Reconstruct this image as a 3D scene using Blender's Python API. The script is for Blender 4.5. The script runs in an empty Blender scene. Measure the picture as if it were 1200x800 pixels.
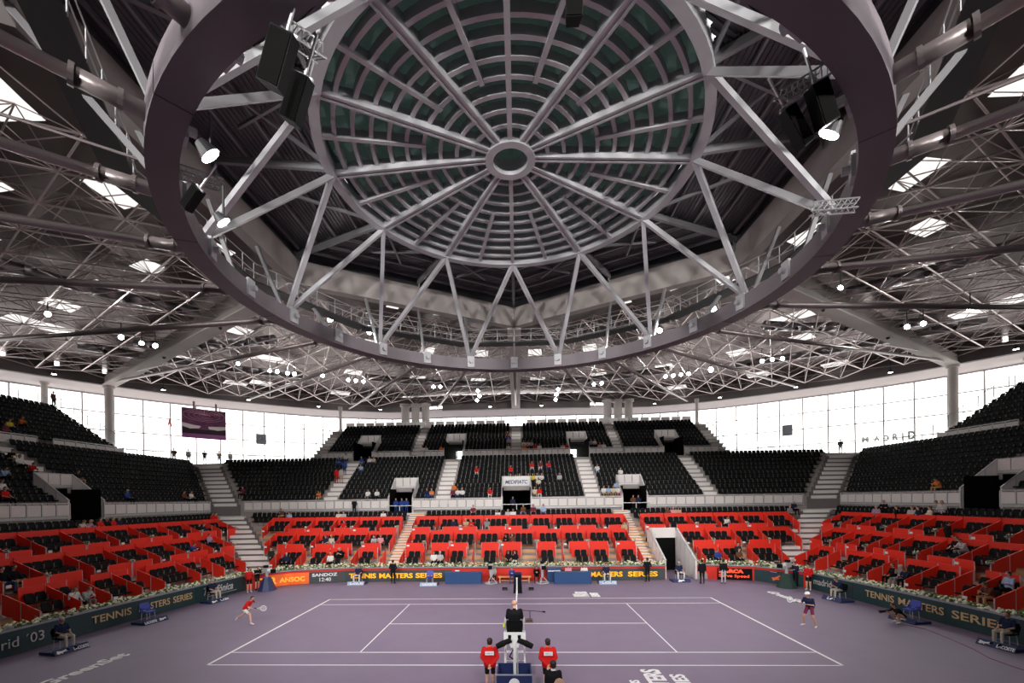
import bpy, math, random
import numpy as np
from mathutils import Matrix, Vector, Quaternion
from mathutils.noise import noise as mnoise
random.seed(7); rng = np.random.default_rng(7)
R = math.radians
sin, cos, pi = math.sin, math.cos, math.pi
scene = bpy.context.scene
col = scene.collection

# ------------------------------------------------------------ camera, world, exposure
CX, CY, CH, YAW, ROLL, FPX, PX, PY = .1526, -21.79, 6.196, .0388, -.0138, 513.05, 587.2, 584.66
cam_d = bpy.data.cameras.new('camera'); cam = bpy.data.objects.new('camera', cam_d); col.objects.link(cam)
cam_d.sensor_width = 36; cam_d.lens = FPX / 1200 * 36
cam_d.shift_x = (600 - PX) / 1200; cam_d.shift_y = (PY - 400) / 1200
cam_d.clip_start = .1; cam_d.clip_end = 400
cam.matrix_world = Matrix.Translation((CX, CY, CH)) @ Matrix.Rotation(YAW, 4, 'Z') @ Matrix.Rotation(R(90), 4, 'X') @ Matrix.Rotation(ROLL, 4, 'Z')
scene.camera = cam
SKY = 3.6
world = bpy.data.worlds.new('sky'); scene.world = world; world.use_nodes = True
bg = world.node_tree.nodes['Background']; bg.inputs[0].default_value = (1, .965, .93, 1); bg.inputs[1].default_value = SKY
LAMP = 1050.0; NEAR = 14500.0
vs = scene.view_settings
vs.view_transform = 'Standard'; vs.look = 'None'; vs.gamma = 1; vs.exposure = 0.0; vs.use_curve_mapping = False
cy = scene.cycles
cy.max_bounces = 6; cy.diffuse_bounces = 3; cy.glossy_bounces = 2; cy.transmission_bounces = 4; cy.transparent_max_bounces = 12
cy.caustics_reflective = False; cy.caustics_refractive = False; cy.sample_clamp_indirect = 6

# pixel of the photograph -> point of the place (on a plane X=, Y=, Z= or a cylinder r=)
def _uv(x, y):
    a, b = x - PX, y - PY; c, s = cos(ROLL), sin(ROLL); return c*a + s*b, -s*a + c*b
def _w(u, D, z):
    x = u*D/FPX; c, s = cos(YAW), sin(YAW); return (c*x - s*D + CX, s*x + c*D + CY, z)
def at_z(x, y, z):
    u, v = _uv(x, y); return _w(u, FPX*(CH - z)/v, z)
def at_D(x, y, D):
    u, v = _uv(x, y); return _w(u, D, CH - v*D/FPX)
def at_Y(x, y, Y):
    u, v = _uv(x, y); D = (Y - CY)/(sin(YAW)*u/FPX + cos(YAW)); return _w(u, D, CH - v*D/FPX)
def at_X(x, y, X):
    u, v = _uv(x, y); D = (X - CX)/(cos(YAW)*u/FPX - sin(YAW)); return _w(u, D, CH - v*D/FPX)
def at_r(x, y, r):
    u, v = _uv(x, y); c, s = cos(YAW), sin(YAW); dx = c*u/FPX - s; dy = s*u/FPX + c
    a = dx*dx + dy*dy; b = 2*(CX*dx + CY*dy); q = CX*CX + CY*CY - r*r
    D = (-b + math.sqrt(b*b - 4*a*q))/2/a; return _w(u, D, CH - v*D/FPX)
def project(X, Y, Z):
    x, y, z = X - CX, Y - CY, Z - CH; c, s = cos(YAW), sin(YAW); x, y = c*x + s*y, -s*x + c*y
    if y < .3: return -999, -999, y
    u, v = FPX*x/y, -FPX*z/y; c, s = cos(ROLL), sin(ROLL); return PX + c*u - s*v, PY + s*u + c*v, y

# ------------------------------------------------------------ materials
MATS = {}
def mat(name, color, rough=.6, metal=0, emit=0, noise=0, scale=4, bump=0, spec=.5, coat=0, stretch=None):
    if name in MATS: return MATS[name]
    m = bpy.data.materials.new(name); m.use_nodes = True; nt = m.node_tree; p = nt.nodes['Principled BSDF']
    c = (*color, 1)
    p.inputs['Base Color'].default_value = c; p.inputs['Roughness'].default_value = rough; p.inputs['Metallic'].default_value = metal
    p.inputs['Specular IOR Level'].default_value = spec; p.inputs['Coat Weight'].default_value = coat
    if emit:
        p.inputs['Emission Color'].default_value = c; p.inputs['Emission Strength'].default_value = emit
    if noise or bump:
        tc = nt.nodes.new('ShaderNodeTexCoord'); n = nt.nodes.new('ShaderNodeTexNoise'); n.inputs['Scale'].default_value = scale; n.inputs['Detail'].default_value = 5
        src = tc.outputs['Object']
        if stretch:
            mp = nt.nodes.new('ShaderNodeMapping'); mp.inputs['Scale'].default_value = stretch; nt.links.new(src, mp.inputs[0]); src = mp.outputs[0]
        nt.links.new(src, n.inputs[0])
        if noise:
            r = nt.nodes.new('ShaderNodeMixRGB'); r.inputs[1].default_value = tuple(x*(1-noise) for x in color) + (1,); r.inputs[2].default_value = tuple(min(1, x*(1+noise)) for x in color) + (1,)
            nt.links.new(n.outputs[0], r.inputs[0]); nt.links.new(r.outputs[0], p.inputs['Base Color'])
        if bump:
            b = nt.nodes.new('ShaderNodeBump'); b.inputs['Strength'].default_value = bump; nt.links.new(n.outputs[0], b.inputs['Height']); nt.links.new(b.outputs[0], p.inputs['Normal'])
    MATS[name] = m; return m
def glass_mat(name, tint, rough=.05, fac=.1, gcol=None):
    m = bpy.data.materials.new(name); m.use_nodes = True; nt = m.node_tree; nt.nodes.clear()
    o = nt.nodes.new('ShaderNodeOutputMaterial'); t = nt.nodes.new('ShaderNodeBsdfTransparent'); t.inputs[0].default_value = (*tint, 1)
    g = nt.nodes.new('ShaderNodeBsdfGlossy'); g.inputs['Roughness'].default_value = rough
    if gcol: g.inputs[0].default_value = (*gcol, 1)
    x = nt.nodes.new('ShaderNodeMixShader'); x.inputs[0].default_value = fac
    nt.links.new(t.outputs[0], x.inputs[1]); nt.links.new(g.outputs[0], x.inputs[2]); nt.links.new(x.outputs[0], o.inputs[0]); MATS[name] = m; return m
mat('court', (.228, .174, .266), .6, noise=.10, scale=.8, bump=.02)
mat('white_line', (.92, .9, .92), .6)
mat('red_panel', (.86, .03, .012), .55, noise=.06, scale=3)
mat('red_wall', (.75, .028, .012), .5, noise=.05, scale=2)
mat('seat_black', (.006, .007, .008), .7, spec=.15)
mat('steel_light', (.5, .5, .52), .35, metal=.5)
mat('steel_post', (.62, .62, .64), .4, metal=.3)
mat('concrete', (.40, .36, .345), .85, noise=.14, scale=1.2, bump=.05)
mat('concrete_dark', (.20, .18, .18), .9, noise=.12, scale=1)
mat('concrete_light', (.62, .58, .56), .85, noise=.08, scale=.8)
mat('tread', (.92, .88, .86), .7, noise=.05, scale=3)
mat('wood_step', (.72, .42, .20), .55, noise=.2, scale=3, stretch=(1, 8, 8))
mat('parapet_panel', (.84, .79, .77), .5, noise=.06, scale=1)
mat('black_void', (.006, .006, .006), .9, spec=.05)  # near-black standing in for unlit depth; also the speaker grilles
mat('board_green', (.018, .055, .062), .5)
mat('board_grey', (.055, .068, .07), .5)
mat('gold_text', (.72, .52, .27), .5)
mat('yellow_led', (1, .48, .02), .5, emit=.55)
mat('silver_text', (.62, .6, .62), .5)
mat('white_text', (.9, .9, .92), .5)
mat('roof_steel', (.34, .335, .355), .42, metal=.35, noise=.06, scale=2)
mat('rib_steel', (.50, .50, .525), .45, metal=.2, noise=.05, scale=2)
mat('ring_steel', (.19, .165, .185), .5, metal=.1, noise=.08, scale=1.5)
mat('deck', (.17, .165, .18), .4, metal=.5)
mat('deck_out', (.18, .145, .145), .40, metal=.92, noise=.1, scale=1, bump=.15)
mat('seat_bracket', (.30, .30, .31), .5, metal=.3)
mat('tube', (.24, .205, .205), .38, metal=.4)
mat('frame_tube', (.68, .585, .565), .32, metal=.4)
mat('duct', (.42, .41, .43), .3, metal=.8, noise=.1, scale=3)
mat('lamp_body', (.06, .06, .065), .5, metal=.4)
mat('lamp_glow', (1, .97, .92), .5, emit=60)
mat('lamp_small', (1, .96, .90), .5, emit=26)
mat('navy', (.018, .03, .115), .45)
mat('navy_table', (.02, .07, .2), .5)
mat('royal_blue', (.02, .05, .42), .4)
mat('leaf', (.10, .19, .045), .7, noise=.3, scale=8)
mat('blossom', (.88, .88, .66), .6)
mat('white_paint', (.85, .87, .88), .4)
mat('black_plastic', (.008, .008, .009), .5, spec=.08)
mat('brown_leather', (.10, .06, .05), .5)
mat('bench_wood', (.70, .45, .18), .5)
mat('tv_body', (.55, .56, .57), .4, metal=.2)
mat('green_cloth', (.02, .05, .04), .8)
mat('glass_frame', (.55, .54, .55), .4, metal=.4)
mat('skirting', (.33, .36, .42), .4, metal=.3)
glass_mat('glass_clear', (.97, .975, .975), .05, .06)
glass_mat('glass_rail', (.93, .96, .96), .1, .04)
glass_mat('glass_sky', (.34, .33, .33), .3, .1)
glass_mat('glass_dome', (.006, .010, .009), .12, .30, (.14, .21, .19))
def M(n): return MATS[n]

# ------------------------------------------------------------ mesh builder
class MB:
    def __init__(s): s.v = []; s.f = []; s.m = []
    def add(s, v, f, m=0):
        n = len(s.v); s.v += [tuple(p) for p in v]; s.f += [tuple(i + n for i in q) for q in f]; s.m += [m]*len(f); return s
    def box(s, x0, x1, y0, y1, z0, z1, m=0, T=None):
        v = [(x, y, z) for z in (z0, z1) for y in (y0, y1) for x in (x0, x1)]
        if T is not None: v = [T @ Vector(p) for p in v]
        return s.add(v, [(0, 2, 3, 1), (4, 5, 7, 6), (0, 1, 5, 4), (2, 6, 7, 3), (0, 4, 6, 2), (1, 3, 7, 5)], m)
    def bar(s, a, b, w, h=None, m=0, up=(0, 0, 1), top=None):      # rectangular bar a->b, w across, h in up
        a, b, up = Vector(a), Vector(b), Vector(up); h = h or w; d = (b - a).normalized()
        x = d.cross(up)
        if x.length < 1e-4: x = d.cross(Vector((1, 0, 0)))
        x.normalize(); z = x.cross(d).normalized(); hb = top if top is not None else h
        v = []
        for p, hh in ((a, h), (b, hb)):
            for i, j in ((-1, -1), (1, -1), (1, 1), (-1, 1)): v.append(p + x*(i*w/2) + z*(j*hh/2))
        return s.add(v, [(0, 1, 2, 3), (7, 6, 5, 4), (0, 4, 5, 1), (1, 5, 6, 2), (2, 6, 7, 3), (3, 7, 4, 0)], m)
    def tube(s, a, b, r, r2=None, n=8, m=0, cap=True):
        a, b = Vector(a), Vector(b); r2 = r if r2 is None else r2; d = (b - a).normalized()
        x = d.cross(Vector((0, 0, 1)))
        if x.length < 1e-3: x = Vector((1, 0, 0))
        x.normalize(); y = d.cross(x)
        v = [p + x*(q*cos(2*pi*i/n)) + y*(q*sin(2*pi*i/n)) for p, q in ((a, r), (b, r2)) for i in range(n)]
        f = [(i, (i+1) % n, n + (i+1) % n, n + i) for i in range(n)]
        if cap: f += [tuple(range(n))[::-1], tuple(range(n, 2*n))]
        return s.add(v, f, m)
    def poly(s, pts, m=0): return s.add(pts, [tuple(range(len(pts)))], m)
    def prism(s, pts, off, m=0):                      # polygon extruded by vector off
        n = len(pts); off = Vector(off); v = [Vector(p) for p in pts] + [Vector(p) + off for p in pts]
        return s.add(v, [tuple(range(n))[::-1], tuple(range(n, 2*n))] + [(i, (i+1) % n, n + (i+1) % n, n + i) for i in range(n)], m)
    def lathe(s, prof, n=24, m=0, a0=0, a1=2*pi, c=(0, 0, 0)):     # closed profile [(r,z)...] turned about z
        full = abs(a1 - a0 - 2*pi) < 1e-6; k = n if full else n + 1; q = len(prof); v = []
        for i in range(k):
            a = a0 + (a1 - a0)*i/n
            v += [(c[0] + r*sin(a), c[1] + r*cos(a), c[2] + z) for r, z in prof]
        f = [(i*q + j, i*q + (j+1) % q, ((i+1) % k)*q + (j+1) % q, ((i+1) % k)*q + j) for i in range(n) for j in range(q)]
        if not full: f += [tuple(range(q)), tuple(range((k-1)*q, k*q))[::-1]]
        return s.add(v, f, m)
    def ball(s, c, r, nu=8, nv=6, m=0):
        rx, ry, rz = r if hasattr(r, '__len__') else (r, r, r); v = [(c[0], c[1], c[2] + rz)]
        for j in range(1, nv):
            t = pi*j/nv
            v += [(c[0] + rx*sin(t)*cos(2*pi*i/nu), c[1] + ry*sin(t)*sin(2*pi*i/nu), c[2] + rz*cos(t)) for i in range(nu)]
        v.append((c[0], c[1], c[2] - rz)); L = len(v) - 1
        f = [(0, 1 + i, 1 + (i+1) % nu) for i in range(nu)] + [(L, 1 + (nv-2)*nu + (i+1) % nu, 1 + (nv-2)*nu + i) for i in range(nu)]
        f += [(1 + j*nu + i, 1 + (j+1)*nu + i, 1 + (j+1)*nu + (i+1) % nu, 1 + j*nu + (i+1) % nu) for j in range(nv-2) for i in range(nu)]
        return s.add(v, f, m)
    def merge(s, o, T=None, m=None):
        return s.add([T @ Vector(p) for p in o.v] if T is not None else o.v, o.f, 0) if m is None and not any(o.m) else s._mg(o, T, m)
    def _mg(s, o, T, m):
        n = len(s.v); s.v += [tuple(T @ Vector(p)) if T is not None else tuple(p) for p in o.v]; s.f += [tuple(i + n for i in q) for q in o.f]
        s.m += [m]*len(o.f) if m is not None else list(o.m); return s
def mesh(name, mb, mats, smooth=False):
    me = bpy.data.meshes.new(name); me.from_pydata([tuple(p) for p in mb.v], [], mb.f)
    for m in mats: me.materials.append(M(m) if isinstance(m, str) else m)
    if len(mats) > 1: me.polygons.foreach_set('material_index', mb.m)
    if smooth: me.polygons.foreach_set('use_smooth', [True]*len(me.polygons))
    me.update(); return me
def obj(name, mb, mats, parent=None, T=None, smooth=False):
    if isinstance(mats, (str, bpy.types.Material)): mats = [mats]
    me = mb if isinstance(mb, bpy.types.Mesh) else mesh(name, mb, mats, smooth)
    o = bpy.data.objects.new(name, me); col.objects.link(o)
    if parent: o.parent = parent
    if T is not None: o.matrix_local = T
    return o
def tag(o, label=None, cat=None, group=None, kind=None):
    if label: o['label'] = label
    if cat: o['category'] = cat
    if group: o['group'] = group
    if kind: o['kind'] = kind
    return o
def thing(name, label, cat, T=None, group=None, loc=None, rz=0, kind=None):
    o = bpy.data.objects.new(name, None); col.objects.link(o); o.empty_display_size = .2
    if loc is not None: T = Matrix.Translation(loc) @ Matrix.Rotation(rz, 4, 'Z')
    if T is not None: o.matrix_world = T
    return tag(o, label, cat, group, kind)
def dup(root, T, label=None, group=None):
    r = root.copy(); col.objects.link(r); r.matrix_world = T
    if label: r['label'] = label
    if group: r['group'] = group
    for ch in list(root.children):
        c = ch.copy(); col.objects.link(c); c.parent = r
        for g in ch.children:
            d = g.copy(); col.objects.link(d); d.parent = c
    return r
def struct(name, mb, mats, label=None, smooth=False): return tag(obj(name, mb, mats, smooth=smooth), label, None, None, 'structure')
_tc = 0
def text_mesh(s, italic=0, bold=0, depth=.01):
    global _tc; _tc += 1
    c = bpy.data.curves.new('t%d' % _tc, 'FONT'); c.body = s; c.size = 1; c.shear = italic; c.offset = bold; c.extrude = depth; c.resolution_u = 3
    o = bpy.data.objects.new('t%d' % _tc, c); col.objects.link(o)
    bpy.context.view_layer.update(); me = bpy.data.meshes.new_from_object(o.evaluated_get(bpy.context.evaluated_depsgraph_get()))
    bpy.data.objects.remove(o); bpy.data.curves.remove(c); return me
def text(s, p0, p1, h, m, parent, up=(0, 0, 1), name='lettering', italic=0, bold=0.0, out=(0, 0, 0)):
    """string s from lower-left p0 to lower-right p1, h tall along up"""
    me = text_mesh(s, italic, bold); co = np.empty(len(me.vertices)*3); me.vertices.foreach_get('co', co); co = co.reshape(-1, 3)
    lo, hi = co.min(0), co.max(0); p0, p1, up = Vector(p0), Vector(p1), Vector(up).normalized(); d = p1 - p0; n = d.normalized().cross(up)
    u = (co[:, 0] - lo[0])/(hi[0] - lo[0]); w = (co[:, 1] - lo[1])/(hi[1] - lo[1])*h; k = np.sign(co[:, 2])*.006
    out_ = np.array(p0)[None] + u[:, None]*np.array(d)[None] + w[:, None]*np.array(up)[None] + k[:, None]*np.array(n)[None] + np.array(out)[None]
    me.vertices.foreach_set('co', out_.ravel()); me.materials.clear(); me.materials.append(M(m)); me.update()
    o = bpy.data.objects.new(name, me); col.objects.link(o)
    if parent is not None:
        o.parent = parent; o.matrix_parent_inverse = parent.matrix_world.inverted()
    return o
# ------------------------------------------------------------ floor, court lines
b = MB(); b.lathe([(0.001, -.3), (75, -.3), (75, 0), (0.001, 0)], 48); fl = struct('floor', b, ['court'], 'purple carpeted arena floor')
def line(x0, x1, y0, y1, label):
    b = MB().box(x0, x1, y0, y1, -.01, .006); tag(obj('court_line', b, 'white_line'), label, 'court line', None)
L_, S_, D_, W_ = 11.885, 6.40, 5.485, 4.115
line(-L_, L_, D_-.05, D_, 'white outer sideline on the far side of the purple court')
line(-L_, L_, W_-.05, W_, 'white inner sideline on the far side of the court, just inside the outer one')
line(-L_, L_, -W_, -W_+.05, 'white inner sideline on the near side, level with the ball boys')
line(-L_, L_, -D_, -D_+.05, 'white outer sideline nearest the camera, behind the navy open box')
line(-L_, -L_+.10, -D_, D_, 'white baseline at the left end of the court')
line(L_-.10, L_, -D_, D_, 'white baseline at the right end of the court')
line(-S_-.025, -S_+.025, -W_, W_, 'white service line in the left half of the court')
line(S_-.025, S_+.025, -W_, W_, 'white service line in the right half of the court')
line(-S_, S_, -.025, .025, 'white centre service line running under the net across the middle')

# ------------------------------------------------------------ stands
NR1, NM, NU = 12, 10, 9
def z1(k): return .44 + .39*k            # box rows, step k covers d = .2+.8k
def zm(k): return 6.1 + .51*k            # middle tier, d = 11.5+.8k
def zu(k): return 11.7 + .53*k           # upper tier, d = 20.7+.8k
STAND = {'far': (11.4, Matrix.Identity(4), 1), 'left': (20.7, Matrix.Rotation(R(90), 4, 'Z'), 1), 'right': (20.7, Matrix.Rotation(R(-90), 4, 'Z'), -1), 'near': (11.4, Matrix.Rotation(R(180), 4, 'Z'), 1)}
def ST(side, s, d, z=0, rz=0):           # local frame at (s along the stand, d behind the boards); s is world X or world Y
    off, Mx, sg = STAND[side]; return Mx @ Matrix.Translation((s*sg, off + d, z)) @ Matrix.Rotation(rz, 4, 'Z')
def far_x(d): return 18.0 + d*.94
def side_y(d): return 11.0 + 1.04*d
TUN = (11.1, 13.5)
def spans(side, d):                       # continuous seat runs at depth d of a stand, lower tier
    if side == 'far':
        r = [(-far_x(d), far_x(d))]
        if d < 4.6: r = [(-far_x(d), TUN[0]), (TUN[1], far_x(d))]
        return r
    return [(-11, side_y(d))]
AIS_L = [(-10.4, -9.0), (9.3, 10.7)]
AIS_M = [(-20.3, -18.9), (-8.4, -6.9), (7.1, 8.6), (19.0, 20.4)]
AIS_U = [(-13.2, -12.2), (-.6, .6), (12.2, 13.2)]
VOM_M = [(-13.1, -10.7), (-1.45, 1.45), (10.7, 13.1)]
VOM_U = [(-20.3, -17.9), (-8.9, -6.6), (6.6, 8.9), (17.9, 20.3)]
VS = {'left': [(8.4, 11.0)], 'right': [(8.4, 11.0)]}   # side vomitories, along Y
SA_M = {'left': [(9.6, 11.1)], 'right': [(9.6, 11.1)]}
def cut(r, holes):
    out = []
    for a, c in r:
        segs = [(a, c)]
        for h0, h1 in holes:
            segs = [q for s0, s1 in segs for q in ([(s0, s1)] if h1 <= s0 or h0 >= s1 else [(s0, h0)]*(h0 > s0) + [(h1, s1)]*(h1 < s1))]
        out += segs
    return out
def loc_box(b, side, s0, s1, d0, d1, zz0, zz1, m=0):
    off, Mx, sg = STAND[side]; a, c = sorted((s0*sg, s1*sg)); b.box(a, c, off + d0, off + d1, zz0, zz1, m, Mx)
SU = 22.7
for side in ('far', 'left', 'right', 'near'):
    b = MB()
    nk = NR1 if side != 'near' else 8
    for k in range(nk):
        d0 = .2 + .8*k; d1 = d0 + .8
        sp = spans(side, d0) if side != 'near' else [(-16, 16)]
        for a, c in sp: loc_box(b, side, a, c, d0 + (.3 if k == 0 and side in ('left', 'right') else 0), d1, -.1, z1(k))
    if side == 'near':
        struct('near_terrace', b, ['concrete'], 'concrete terrace of the near stand under the camera'); continue
    a, c = spans(side, 9.8)[0]
    loc_box(b, side, a, c, 9.8, 11.5, -.1, z1(NR1-1) + .0)
    struct('lower_terrace', b, ['concrete'], 'stepped lower terrace of the %s stand' % side)
    b = MB()
    vm = VOM_M if side == 'far' else VS[side]
    nv = 3
    for k in range(NM):
        d0 = 11.5 + .8*k
        sp = [(-far_x(d0), far_x(d0))] if side == 'far' else [(-11, side_y(d0))]
        for a, c in cut(sp, vm): loc_box(b, side, a, c, d0, d0 + .8, 4.7, zm(k))
        if k >= nv:
            for a, c in vm: loc_box(b, side, a, c, d0, d0 + .8, zm(k) - .55, zm(k))
    sp = (-far_x(19.5), far_x(19.5)) if side == 'far' else (-11, side_y(19.5))
    loc_box(b, side, sp[0], sp[1], 19.5, 20.7 if side == 'far' else 28, 10.6, 11.1)
    # rooms behind the vomitories, their unlit dark put into near-black surfaces
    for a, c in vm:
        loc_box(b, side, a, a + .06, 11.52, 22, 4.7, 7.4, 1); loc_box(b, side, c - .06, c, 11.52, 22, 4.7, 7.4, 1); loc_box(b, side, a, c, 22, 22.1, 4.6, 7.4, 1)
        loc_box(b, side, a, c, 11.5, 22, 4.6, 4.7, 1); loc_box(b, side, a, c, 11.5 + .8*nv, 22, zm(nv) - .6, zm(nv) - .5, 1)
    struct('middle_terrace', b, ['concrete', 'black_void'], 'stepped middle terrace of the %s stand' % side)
    b = MB()
    vu = VOM_U if side == 'far' else []
    for k in range(NU):
        d0 = 20.7 + .8*k
        sp = [(-24.3, 24.3)] if side == 'far' else [(-11, SU)]
        for a, c in cut(sp, vu): loc_box(b, side, a, c, d0, d0 + .8, 11.1, zu(k))
        if k >= 4:
            for a, c in vu: loc_box(b, side, a, c, d0, d0 + .8, zu(k) - .55, zu(k))
    if side == 'far': loc_box(b, side, -24.3, 24.3, 27.9, 31.5, 15.9, 16.4)
    else: loc_box(b, side, -11, SU, 27.9, 30.5, 15.9, 16.4)
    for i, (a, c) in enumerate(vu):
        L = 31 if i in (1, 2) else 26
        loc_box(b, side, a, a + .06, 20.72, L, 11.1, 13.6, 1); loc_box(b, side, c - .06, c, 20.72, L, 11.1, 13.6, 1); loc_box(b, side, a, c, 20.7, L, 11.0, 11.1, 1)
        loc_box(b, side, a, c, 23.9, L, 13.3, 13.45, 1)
        if i in (0, 3): loc_box(b, side, a, c, L, L + .1, 11, 13.9, 1)  # near-black end sheet paints the unlit depth of the outer entrances
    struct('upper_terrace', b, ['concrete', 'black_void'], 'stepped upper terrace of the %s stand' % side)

# lower tunnel in the far stand
tn = thing('tunnel_entrance', 'dark players tunnel with sloping white side walls, right of the far stand steps', 'tunnel', loc=(12.3, 11.4, 0))
def child(name, b, mats, parent, smooth=False):
    o = obj(name, b, mats, parent, smooth=smooth); o.matrix_parent_inverse = parent.matrix_world.inverted(); return o
for x0, x1 in ((TUN[0], TUN[0] + .12), (TUN[1] - .12, TUN[1])):
    b = MB().prism([(x0, 11.6, 0), (x0, 16.0, 0), (x0, 16.0, 3.4), (x0, 15.4, 3.45), (x0, 11.6, 1.35)], (x1 - x0, 0, 0)); child('side_wall', b, 'parapet_panel', tn)
    b = MB().bar((x0 + .06, 11.6, 1.42), (x0 + .06, 15.5, 3.55), .16, .07); child('handrail', b, 'steel_post', tn)
    for q in range(5):
        y = 11.75 + q*.9; MBp = MB().box(x0 - .02, x1 + .02, y, y + .06, .3, 1.38 + (y - 11.6)*.54); child('post', MBp, 'steel_post', tn)
b = MB().box(TUN[0] + .12, TUN[1] - .12, 15.7, 15.8, 2.75, 3.6); child('header_panel', b, 'parapet_panel', tn)
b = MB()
b.box(TUN[0], TUN[0] + .05, 16, 24, 0, 2.7); b.box(TUN[1] - .05, TUN[1], 16, 24, 0, 2.7); b.box(TUN[0], TUN[1], 24, 24.1, 0, 2.7); b.box(TUN[0] + .12, TUN[1] - .12, 15.75, 15.9, .02, 2.75)  # near-black faces, one across the mouth, stand in for unlit depth
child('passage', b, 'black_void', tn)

# ------------------------------------------------------------ stairs
def stair(name, label, side, s0, s1, d0, ks, zf, mats=('tread', 'concrete_dark'), w=.4):
    b = MB(); off, Mx, sg = STAND[side]
    N = 2 if mats[1] == 'wood_step' else 1
    for k in ks:
        for h in range(N):
            rise = (zf(1) - zf(0))/N; zt = zf(k) + rise*h + .04; y0 = d0 + .8*k + .8/N*h
            loc_box(b, side, s0, s1, y0 - .03, y0 + .8/N - .03, zt - (rise*.66 if N == 1 else .06), zt, 0)
            loc_box(b, side, s0 + .03, s1 - .03, y0 + .04, y0 + .8/N, zt - .5, zt - .06, 1)  # with concrete_dark, the shadow band under each tread is put into colour
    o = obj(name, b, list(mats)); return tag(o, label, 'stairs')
nm = ['outer left', 'inner left', 'inner right', 'outer right']
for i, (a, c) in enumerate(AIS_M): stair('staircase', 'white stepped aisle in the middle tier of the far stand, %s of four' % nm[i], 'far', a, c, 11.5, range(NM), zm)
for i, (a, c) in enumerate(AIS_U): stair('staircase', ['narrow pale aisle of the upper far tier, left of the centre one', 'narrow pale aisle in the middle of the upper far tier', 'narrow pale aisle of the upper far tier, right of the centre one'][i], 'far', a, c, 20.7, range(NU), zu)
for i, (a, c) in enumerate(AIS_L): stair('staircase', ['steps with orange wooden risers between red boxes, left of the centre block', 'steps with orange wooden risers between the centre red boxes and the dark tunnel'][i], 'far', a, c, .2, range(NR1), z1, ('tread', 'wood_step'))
for sgn, nmx in ((-1, 'left'), (1, 'right')):
    a, c = (24.3, 25.7); s0, s1 = (a, c) if sgn > 0 else (-c, -a)
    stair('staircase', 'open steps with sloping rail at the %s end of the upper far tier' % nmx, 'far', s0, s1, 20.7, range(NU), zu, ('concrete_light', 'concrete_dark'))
    for side in ('left', 'right'):
        if (side == 'left') == (sgn < 0):
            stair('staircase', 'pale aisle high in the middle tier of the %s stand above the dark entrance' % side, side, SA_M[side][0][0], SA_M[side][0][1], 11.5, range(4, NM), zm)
    # corner staircase, two flights in one run
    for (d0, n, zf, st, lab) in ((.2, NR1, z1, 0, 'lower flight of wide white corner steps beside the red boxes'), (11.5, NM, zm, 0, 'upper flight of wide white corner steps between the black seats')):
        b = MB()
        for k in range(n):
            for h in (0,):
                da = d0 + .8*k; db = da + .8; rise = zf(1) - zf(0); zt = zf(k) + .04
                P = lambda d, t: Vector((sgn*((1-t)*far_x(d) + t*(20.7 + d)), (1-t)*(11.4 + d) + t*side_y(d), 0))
                for (e0, e1, zz0, zz1, mm, ins) in ((da, db - .02, zt - rise*.62, zt, 0, .13), (da + .07, db, zt - 2.4, zt - .12, 1, .0)):  # second entry: darker body paints the shade gap under each step
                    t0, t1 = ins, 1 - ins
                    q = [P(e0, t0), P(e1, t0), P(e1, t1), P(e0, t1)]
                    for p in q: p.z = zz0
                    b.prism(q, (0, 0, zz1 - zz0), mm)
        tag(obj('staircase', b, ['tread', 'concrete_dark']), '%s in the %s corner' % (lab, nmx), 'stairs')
    b = MB()
    for (e0, e1, z) in ((9.8, 11.5, z1(11) + .1), (19.5, 27, 11.1)):
        q = [P(e0, 0), P(e1, 0), P(e1, 1), P(e0, 1)]
        for p in q: p.z = z - .5
        b.prism(q, (0, 0, .5))
    q = [Vector((sgn*25.7, 31.4, 10.6)), Vector((sgn*36.5, 30.9, 10.6)), Vector((sgn*40.3, 31.2, 10.6)), Vector((sgn*40.8, 22.7, 10.6)), Vector((sgn*54, 22.7, 10.6)), Vector((sgn*49, 36, 10.6)), Vector((sgn*38, 44, 10.6)), Vector((sgn*25.7, 48, 10.6))]
    b.prism(q, (0, 0, .48))
    struct('corner_walkway', b, ['concrete_light'], 'walkway behind the seats in the %s corner' % nmx)

# ------------------------------------------------------------ balustrades of pale panels
def balustrade(label, side, s0, s1, d, zb, h=.95, step=.95, name='balustrade', pm='parapet_panel', group=None, rail_only=False):
    n = max(1, round((s1 - s0)/step)); off, Mx, sg = STAND[side]
    t = thing(name, label, 'balustrade', ST(side, (s0 + s1)/2, d, zb), group); W = s1 - s0; w = W/n
    for i in range(n):
        x = -W/2 + i*w
        if not rail_only: obj('panel', MB().box(x + .06, x + w - .06, -.015, .015, .10, h - .10), pm, t)
        obj('post', MB().box(x - .03, x + .03, -.04, .04, -.15, h), 'steel_post', t)
    obj('post', MB().box(W/2 - .03, W/2 + .03, -.04, .04, -.15, h), 'steel_post', t)
    b = MB().box(-W/2, W/2, -.035, .035, h - .02, h + .05); obj('top_rail', b, 'steel_post', t)
    obj('bottom_rail', MB().box(-W/2, W/2, -.05, .05, -.12, .06), 'steel_post', t); return t
mid = cut([(-far_x(11), far_x(11))], VOM_M)
ml = ['at the left end of the far middle tier', 'between the left and the central entrance of the far stand', 'between the central and the right entrance of the far stand', 'at the right end of the far middle tier']
for (a, c), l in zip(mid, ml): balustrade('pale panel row ' + l, 'far', a, c, 11.3, 5.35)
up = cut([(-24.3, 24.3)], VOM_U + AIS_U)
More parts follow.
